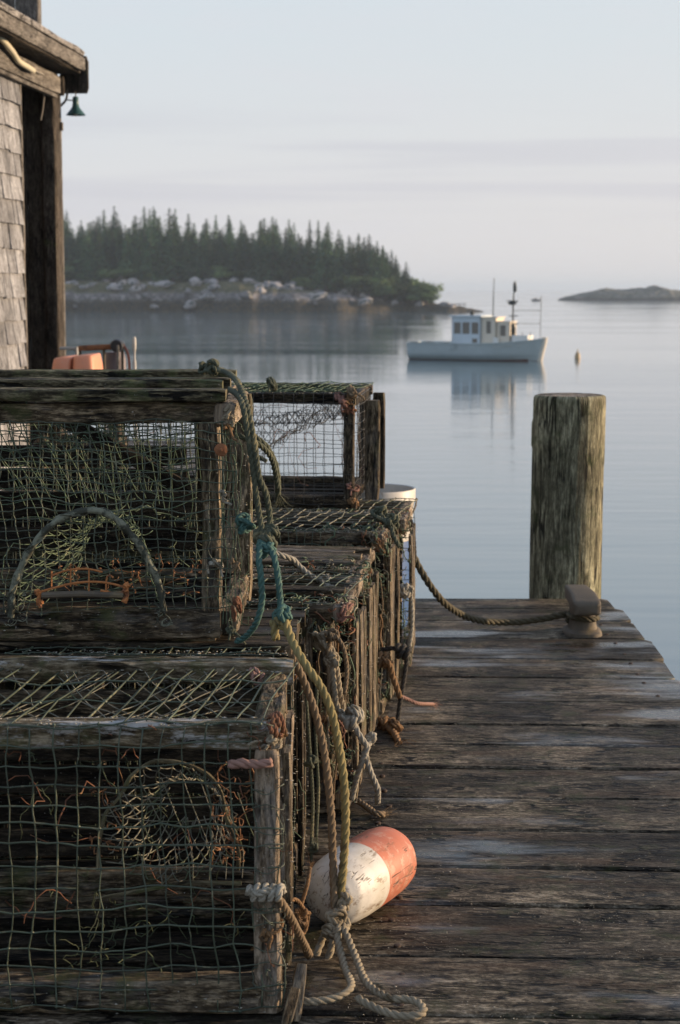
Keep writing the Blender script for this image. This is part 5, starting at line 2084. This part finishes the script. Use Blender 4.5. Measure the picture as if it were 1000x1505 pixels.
for j in range(rows):
    for i in range(25):
        if rT.random() < .8: tube(mb, [P_[(i, j)], P_[(i + 1, j + 1)]], .0010, 4, False, .4)
        if rT.random() < .8: tube(mb, [P_[(i + 1, j)], P_[(i, j + 1)]], .0010, 4, False, .4)
mb.build('parlour_net', M['wire_dark'], tT, sharp=0)
mb = MB()
rope(mb, [V((-.46, .06, .19)), V((-.40, .05, .165)), V((-.33, .05, .12)), V((-.29, .05, .07)), V((-.27, .05, .03))], .009, rng=rT)
rope(mb, [V((-.46, .06, .22)), V((-.40, .05, .20)), V((-.34, .05, .165)), V((-.27, .05, .13))], .007, rng=rT)
mb.build('inner_rope', M['rope_green'], tT, sharp=0)
for (px, py, mt, rr, n_) in ((505, 590, 'twine_red', .016, 4), (520, 578, 'rope_brown', .015, 3), (400, 566, 'rope_green', .018, 2), (519, 738, 'rope_ochre', .014, 3)):
    p = at(px, py, 4.99) - V((.044, 4.99, .480))
    mb = MB()
    lashing(mb, p, rT, .0042, rr, n_, axis=(1, .2, .5), ends=1)
    mb.build('lashing', M[mt], tT, sharp=0)

# extra ties and twine hanging down the right ends of the row
def hanging(parent, off, pts, mat, r=.0035, fray=False, nm='hanging_twine'):
    mb = MB()
    rope(mb, [V(p) - V(off) for p in pts], r, rng=rC, fuzz=.8, fray=fray)
    mb.build(nm, M[mat], parent, sharp=0)


for k, (t_, off, X0, Y0, H0, n_) in enumerate(((tC, (.020, 3.545, 0), .020, 3.53, .45, 7), (tD, (.055, 3.985, 0), .055, 3.97, .45, 8), (tE, (.115, 4.37, 0), .115, 4.35, .48, 9), (tF, (.190, 4.815, 0), .190, 4.80, .48, 6))):
    for i in range(n_):
        x = X0 - rC.uniform(.0, .075)
        z0 = H0 - rC.uniform(0, .25)
        ln_ = rC.uniform(.08, .32)
        pts = [V((x + rC.gauss(0, .004), Y0 - .012 - rC.uniform(0, .01), max(.01, z0 - ln_ * q_ / 5))) for q_ in range(6)]
        hanging(t_, off, pts, rC.choice(('twine', 'twine_green', 'rope_beige', 'twine_red', 'rope_brown', 'rope_ochre')), rC.uniform(.0014, .0030), fray=rC.random() < .5)


for (t_, off, L_) in ((tC, (.020, 3.545, 0), .456), (tD, (.055, 3.985, 0), .458), (tE, (.115, 4.37, 0), .492), (tF, (.190, 4.815, 0), .470)):
    for nm, mt, n_, rr in (('net_scraps', 'twine', 46, .0016), ('green_scraps', 'twine_green', 40, .0018), ('rusty_scraps', 'twine_rust', 18, .0016)):
        mb = MB()
        tangle(mb, (-.16, -.018, L_ - .06), (.01, .10, L_ + .016), n_, rr, rC, .07, 1.5)
        tangle(mb, (-.07, -.016, .03), (.012, .0, L_ - .05), n_ // 2, rr * .8, rC, .08, 1.2)
        tag(mb.build(nm, M[mt], t_, sharp=0), kind='stuff')


# ------------------------------------------------------------------ loose ropes (each lies on the traps or the deck)
def R_obj(name, chains, r, mat, label, cat='rope', knots_=(), seed=1, fray=False, wr_=()):
    rng = random.Random(seed)
    mb = MB()
    for ch in chains:
        rope(mb, [at(*p) if len(p) == 3 else V(p[:3]) for p in ch], r, rng=rng, fuzz=1.2, fray=fray)
    for (p, R_, kr) in knots_:
        for _ in range(2):
            knot(mb, at(*p), R_ * rng.uniform(.85, 1.1), kr, (rng.uniform(0, 3), rng.uniform(0, 3), rng.uniform(0, 3)), rng=rng)
    for (p, ax, R_, kr, n_) in wr_:
        wraps(mb, at(*p), ax, R_, kr, n_, rng=rng)
    p0 = at(*chains[0][0])
    o = mb.build(name, M[mat], loc=p0, sharp=0)
    tag(o, label, cat, 'ropes and lines on the traps')
    return o


R_obj('rope', [[(322, 543, 3.36), (335, 548, 3.30), (343, 554, 3.24), (352, 566, 3.16), (364, 600, 3.08), (374, 650, 3.06), (381, 700, 3.06), (392, 730, 3.07), (397, 765, 3.07), (392, 800, 3.05)],
               [(338, 572, 3.20), (350, 581, 3.12), (358, 600, 3.07), (364, 635, 3.06), (371, 680, 3.06), (376, 720, 3.06), (382, 760, 3.06), (390, 805, 3.04)],
               [(350, 640, 3.3), (376, 650, 3.30), (396, 668, 3.33), (404, 690, 3.36), (409, 720, 3.38)]],
      .0058, 'rope_green', 'doubled olive-green rope draped over the top corner of the big left trap', knots_=(((389, 795, 3.05), .019, .0068), ((398, 783, 3.06), .014, .006), ((312, 540, 3.40), .016, .0042), ((300, 541, 3.42), .012, .0035)), seed=201)
R_obj('rope', [[(372, 640, 3.34), (390, 655, 3.35), (402, 675, 3.38), (408, 700, 3.40), (409, 728, 3.42)]], .0065, 'rope_green',
      'short olive rope end curving away behind the doubled green rope', seed=202, fray=True)
R_obj('rope', [[(386, 792, 3.04), (381, 820, 3.00), (384, 850, 2.99), (385, 885, 2.99), (377, 915, 3.00), (362, 935, 3.03), (348, 943, 3.05)],
               [(395, 798, 3.04), (404, 822, 3.00), (409, 850, 2.99), (412, 880, 2.985), (413, 905, 2.98), (412, 918, 2.975)]],
      .0060, 'rope_teal', 'bright teal rope hanging in a loop below the knot', knots_=(((391, 806, 3.03), .015, .0062), ((360, 770, 3.08), .016, .0042), ((415, 903, 2.98), .014, .0060)), seed=203)
R_obj('rope', [[(402, 912, 2.985), (404, 925, 2.985), (405, 940, 2.985)],
               [(418, 912, 2.975), (427, 935, 2.96), (438, 958, 2.93), (455, 985, 2.91), (472, 1010, 2.90), (487, 1045, 2.89), (497, 1090, 2.88), (506, 1150, 2.86), (508, 1210, 2.85), (505, 1270, 2.84), (499, 1330, 2.83)]],
      .0078, 'rope_olive', 'yellow-olive rope running down in front of the traps to the float', knots_=(((416, 912, 2.98), .012, .006),), seed=204)
R_obj('rope', [[(424, 950, 2.97), (440, 985, 2.965), (458, 1030, 2.95), (474, 1090, 2.93), (484, 1160, 2.90), (489, 1240, 2.86), (491, 1310, 2.83), (494, 1350, 2.80)]],
      .0072, 'rope_brown', 'darker brown rope hanging just left of the yellow-olive one', seed=205)
R_obj('rope', [[(494, 1345, 2.80), (480, 1368, 2.79), (468, 1395, 2.77), (462, 1418, 2.76), (470, 1432, 2.75), (482, 1410, 2.75), (490, 1380, 2.76)],
               [(498, 1350, 2.79), (512, 1380, 2.74), (525, 1412, 2.68), (540, 1445, 2.60), (570, 1466, 2.540), (600, 1469, 2.533), (618, 1476, 2.515), (622, 1488, 2.49), (605, 1494, 2.482), (575, 1490, 2.49), (545, 1478, 2.515), (525, 1466, 2.54)],
               [(490, 1350, 2.79), (498, 1390, 2.73), (508, 1425, 2.66), (517, 1448, 2.585), (505, 1462, 2.555), (480, 1470, 2.54), (455, 1472, 2.535), (430, 1468, 2.54)]],
      .0066, 'rope_beige', 'pale beige rope looped on the deck below the float', knots_=(((497, 1352, 2.79), .019, .0066), ((490, 1368, 2.77), .016, .0060), ((507, 1325, 2.82), .012, .006)), seed=206)
R_obj('rope', [[(455, 1405, 2.70), (444, 1382, 2.63), (428, 1350, 2.56), (412, 1325, 2.515), (398, 1312, 2.508), (372, 1312, 2.508)]],
      .0070, 'rope_brown', 'brown rope tied round the pale front post of the nearest trap', seed=207)
R_obj('rope', [[(366, 1308, 2.506), (376, 1314, 2.500), (392, 1310, 2.500), (410, 1310, 2.510)]],
      .0060, 'rope_white', 'white rope lashing round the pale front post', wr_=(((397, 1312, 2.510), (1, 0, 0), .010, .0055, 3.6), ((376, 1313, 2.510), (1, 0, 0), .009, .005, 2.2)), seed=208)
R_obj('rope', [[(462, 935, 3.50), (475, 945, 3.48), (487, 965, 3.47), (490, 1000, 3.46), (495, 1035, 3.45), (503, 1052, 3.44)],
               [(478, 940, 3.50), (490, 960, 3.49), (496, 990, 3.48), (500, 1020, 3.47), (506, 1045, 3.46)]],
      .0066, 'rope_beige', 'grey-beige rope hanging down beside the third trap', knots_=(((473, 940, 3.50), .018, .0068), ((488, 970, 3.47), .013, .006)), seed=209)
R_obj('rope', [[(500, 1045, 3.44), (518, 1058, 3.42), (527, 1078, 3.40), (535, 1090, 3.40), (540, 1100, 3.40), (532, 1120, 3.40), (524, 1145, 3.42), (517, 1175, 3.44)],
               [(550, 1078, 3.44), (543, 1092, 3.42), (535, 1108, 3.40)],
               [(536, 1105, 3.40), (545, 1135, 3.40), (555, 1160, 3.41), (555, 1180, 3.43)]],
      .0066, 'rope_white', 'crossed pale ropes knotted at the corner of the third trap', knots_=(((517, 1055, 3.42), .020, .0075), ((545, 1085, 3.43), .010, .006)), seed=210)
R_obj('rope', [[(448, 1000, 2.99), (452, 1050, 2.98), (456, 1110, 2.98), (460, 1180, 2.97), (458, 1250, 2.96), (462, 1320, 2.95)],
               [(466, 1010, 3.00), (464, 1080, 3.00), (468, 1160, 2.99), (465, 1230, 2.98)]],
      .0032, 'rope_green', 'thin green-grey twine hanging behind the brown rope', knots_=(((457, 1120, 2.97), .012, .003), ((461, 1245, 2.96), .010, .003)), seed=230, fray=True)
R_obj('rope', [[(420, 1330, 2.66), (434, 1322, 2.68), (446, 1335, 2.70), (452, 1352, 2.72), (446, 1372, 2.72), (436, 1360, 2.70), (440, 1345, 2.69)],
               [(443, 1330, 2.70), (452, 1300, 2.71), (456, 1275, 2.73)]],
      .0034, 'rope_ochre', 'snarled rusty twine between the float and the nearest trap', knots_=(((444, 1348, 2.70), .014, .0034),), seed=231, fray=True)
R_obj('rope', [[(480, 930, 3.49), (494, 936, 3.47), (505, 952, 3.46), (510, 985, 3.46), (507, 1020, 3.45)],
               [(488, 935, 3.48), (482, 960, 3.47), (484, 1000, 3.46), (480, 1040, 3.46)]],
      .0048, 'rope_brown', 'brown rope strands snagged on the third trap beside the grey-beige rope', knots_=(((488, 934, 3.48), .014, .0045),), seed=232, fray=True)
R_obj('rope', [[(518, 1172, 3.62), (535, 1183, 3.58), (552, 1195, 3.52), (565, 1197, 3.53)]], .0070, 'rope_brown',
      'short brown frayed rope end on the deck above the float', seed=211, fray=True)
R_obj('rope', [[(551, 972, 4.30), (560, 968, 4.29), (572, 975, 4.28), (576, 990, 4.28), (583, 1010, 4.27), (588, 1025, 4.27)]],
      .0080, 'rope_ochre', 'ochre rope hanging off the right side of the row of traps', wr_=(((562, 970, 4.30), (1, 0, 0), .015, .0075, 3.0),), seed=212)
R_obj('rope', [[(589, 1023, 4.28), (600, 1028, 4.30), (615, 1034, 4.32), (637, 1035, 4.40)]], .0052, 'rope_pink', 'thin faded pink rope end lying across the deck', seed=213, fray=True)
R_obj('rope', [[(560, 955, 4.33), (575, 953, 4.32), (592, 955, 4.32), (598, 965, 4.31), (596, 985, 4.30), (592, 1010, 4.29), (588, 1035, 4.28), (583, 1070, 4.27)]],
      .0065, 'rope_black', 'blackened rope hanging down the right corner of the row', wr_=(((592, 958, 4.31), (1, 0, -.3), .014, .007, 2.5),), seed=214)
R_obj('rope', [[(570, 1062, 4.27), (576, 1072, 4.22), (582, 1082, 4.16), (587, 1092, 4.12)]], .0085, 'rope_ochre', 'frayed ochre tassel at the foot of the row of traps',
      knots_=(((568, 1066, 4.26), .022, .0075), ((579, 1070, 4.22), .018, .007)), seed=215, fray=True)
R_obj('rope', [[(578, 858, 4.78), (588, 862, 4.77), (601, 868, 4.77), (605, 885, 4.78), (606, 910, 4.78), (604, 935, 4.78), (601, 955, 4.78)]],
      .0068, 'rope_white', 'frayed white rope hanging on the far corner of the last trap', knots_=(((597, 868, 4.77), .018, .0065),), seed=216, fray=True)
R_obj('rope', [[(398, 808, 3.90), (412, 816, 3.90), (430, 822, 3.92), (440, 832, 3.93), (455, 845, 3.92), (470, 853, 3.90)]],
      .0072, 'rope_white', 'pale rope lying across the slatted trap top', knots_=(((478, 855, 3.90), .014, .005), ((485, 868, 3.88), .016, .0042)), seed=217)
R_obj('rope', [[(555, 760, 4.45), (565, 765, 4.42), (575, 775, 4.40), (580, 790, 4.38), (588, 805, 4.37)]],
      .0060, 'rope_green', 'weathered green rope knotted on the netted trap top', knots_=(((560, 757, 4.48), .022, .0060), ((576, 768, 4.42), .020, .0060), ((540, 781, 4.42), .018, .0045)), seed=218)
R_obj('rope', [[(602, 760, 5.24), (607, 775, 5.24), (609, 800, 5.24), (610, 822, 5.24)],
               [(598, 752, 5.25), (604, 768, 5.24), (606, 800, 5.24), (608, 815, 5.24)]], .0065, 'rope_black', 'black rope slung over the corner by the white tub', seed=219)
mb = MB()
rng = random.Random(220)
pts = [at(604, 805, 5.26), at(612, 826, 5.27), at(630, 857, 5.28), at(652, 885, 5.32)]
for (px, Y) in ((680, 5.42), (705, 5.48), (735, 5.54), (765, 5.56), (800, 5.54), (833, 5.52)):
    k = {680: 904, 705: 912, 735: 914.5, 765: 914, 800: 909, 833: 902}[px]
    p = at(px, k, Y)
    p.z = max(p.z, .010)
    pts.append(p)
rope(mb, pts, .0115, rng=rng, fuzz=.5)
c = at(857, 905, 5.50)
wraps(mb, V((c.x, 5.50, .055)), (0, 0, 1), .048, .0095, 1.6, rng=rng)
tag(mb.build('mooring_line', M['rope_dark'], loc=pts[0], sharp=0), 'dark mooring line sagging from the traps to the iron cleat', 'mooring line')


# ------------------------------------------------------------------ tub behind the traps
def tub():
    c = at(549, 716, 5.62)
    zt = at(583, 717, 5.62).z
    r_ = empty('plastic_tub', (c.x, 5.62, 0), 'round white plastic tub behind the last trap with a blue lower half', 'tub')
    rr = at(611, 720, 5.62).x - c.x
    wh = simple('scuffed_white_plastic', (.48, .46, .42), .5, .3, 14, col2=(.28, .24, .19), t2=.58, scale2=22, bump=.3)
    bl = simple('blue_plastic', (.035, .10, .26), .5, .2, 14, bump=.3)
    zm = zt - .17
    mb = MB()
    lathe(mb, [(rr * .90, zm + .002), (rr * .97, zt - .045), (rr * 1.0, zt - .04), (rr * 1.0, zt - .003), (rr * .985, zt), (rr * .955, zt - .002), (rr * .93, zt - .05), (rr * .88, zm), (rr * .87, zm - .03)], (0, 0, 0), 64)
    mb.build('rim_band', wh, r_)
    mb = MB()
    lathe(mb, [(.01, .002), (rr * .80, .0), (rr * .83, .01), (rr * .899, zm - .001)], (0, 0, 0), 64)
    mb.build('body', bl, r_)
    mb = MB()
    hz = zt - .035
    pts = [V((rr * 1.02 * math.cos(a), rr * 1.02 * math.sin(a), hz - .10 * math.sin(math.pi * k / 20) * .9)) for k, a in enumerate([R(-0) - math.pi * k / 20 for k in range(21)])]
    tube(mb, smooth(pts, .01), .0028, 6)
    mb.build('handle', M['iron'], r_)


tub()


# ------------------------------------------------------------------ float (lobster buoy)
def buoy():
    m, nt, b = newmat('buoy_paint')
    obj = nd(nt, 'ShaderNodeTexCoord').outputs['Object']
    s = nd(nt, 'ShaderNodeSeparateXYZ', {0: obj})
    x = mth(nt, 'ADD', s.outputs[0], mth(nt, 'MULTIPLY', mth(nt, 'SUBTRACT', noi(nt, obj, 26, 5, .65), .5), .010))
    wn = noi(nt, obj, 9, 5, .6)
    white = mixc(nt, smap(nt, wn, .38, .66), (.56, .54, .50), (.43, .39, .31))
    red = mixc(nt, smap(nt, wn, .35, .7), (.47, .145, .075), (.35, .11, .065))
    red = mixc(nt, mth(nt, 'MULTIPLY', smap(nt, noi(nt, obj, 35, 5, .7), .50, .62), .7), red, (.50, .27, .19))
    col = mixc(nt, smap(nt, x, -.010, -.0085), white, red)
    dirt = smap(nt, noi(nt, nd(nt, 'ShaderNodeMapping', {'Vector': obj, 'Scale': (16, 45, 45), 'Rotation': (0, .5, .6)}).outputs[0], 1.0, 7, .8), .53, .62)
    dirt = mth(nt, 'MULTIPLY', dirt, smap(nt, noi(nt, obj, 16, 3), .36, .54))
    col = mixc(nt, mth(nt, 'MULTIPLY', dirt, .8), col, (.13, .075, .035))
    sc = noi(nt, nd(nt, 'ShaderNodeMapping', {'Vector': obj, 'Scale': (6, 60, 26), 'Rotation': (.3, .2, .9)}).outputs[0], 1.0, 3, .5)
    scm = mth(nt, 'SUBTRACT', 1.0, smap(nt, mth(nt, 'ABSOLUTE', mth(nt, 'SUBTRACT', sc, .5)), .004, .022))
    scm = mth(nt, 'MULTIPLY', scm, smap(nt, noi(nt, obj, 22, 2), .50, .60))
    col = mixc(nt, mth(nt, 'MULTIPLY', scm, .85), col, (.05, .035, .022))
    nt.links.new(col, b.inputs['Base Color'])
    nt.links.new(mth(nt, 'ADD', .42, mth(nt, 'MULTIPLY', wn, .3)), b.inputs['Roughness'])
    h = mth(nt, 'SUBTRACT', mth(nt, 'MULTIPLY', noi(nt, obj, 45, 5, .6), .5), scm)
    bp = nd(nt, 'ShaderNodeBump', {'Strength': .6, 'Distance': .0018, 'Height': h})
    nt.links.new(bp.outputs[0], b.inputs['Normal'])
    Rb = .066
    prof = [(.006, -.135), (.024, -.132), (.044, -.122), (.056, -.104), (.063, -.076), (.0655, -.04), (.066, -.01), (Rb, .011), (Rb, .0125), (Rb, .014), (.066, .05), (.065, .088), (.061, .112), (.053, .127), (.038, .136), (.014, .139)]
    # refine
    fine = []
    for i in range(len(prof) - 1):
        for k in range(4):
            t = k / 4
            fine.append((prof[i][0] * (1 - t) + prof[i + 1][0] * t, prof[i][1] * (1 - t) + prof[i + 1][1] * t))
    fine.append(prof[-1])
    mb = MB()
    lathe(mb, fine, (0, 0, 0), 72, axis=(1, 0, 0), wob=.02)
    o = mb.build('trap_float', m, sharp=70)
    o.location = V((.035, 2.965, Rb + .001))
    o.rotation_euler = (R(25), R(0), R(62))
    tag(o, 'scuffed foam float painted half white and half salmon, lying on the deck', 'float')
    # small knot stub through the middle of the white end
    return o


buoy()

# splintered stub and scraps at the foot of the nearest trap
mb = MB()
rng = random.Random(300)
p = at(428, 1400, 2.52)
plank(mb, (p.x + .004, 2.50, .0), (p.x + .016, 2.55, .072), .024, .014, up=(0, 1, 0), seg=.006, k=5, jit=.004, rng=rng)
plank(mb, (p.x - .008, 2.485, .0), (p.x + .006, 2.52, .045), .014, .010, up=(0, 1, 0), seg=.006, k=4, jit=.003, rng=rng)
tag(mb.build('broken_slat', M['trap'], loc=(p.x, 2.5, 0)), 'splintered wooden slat stub leaning at the foot of the nearest trap', 'slat')
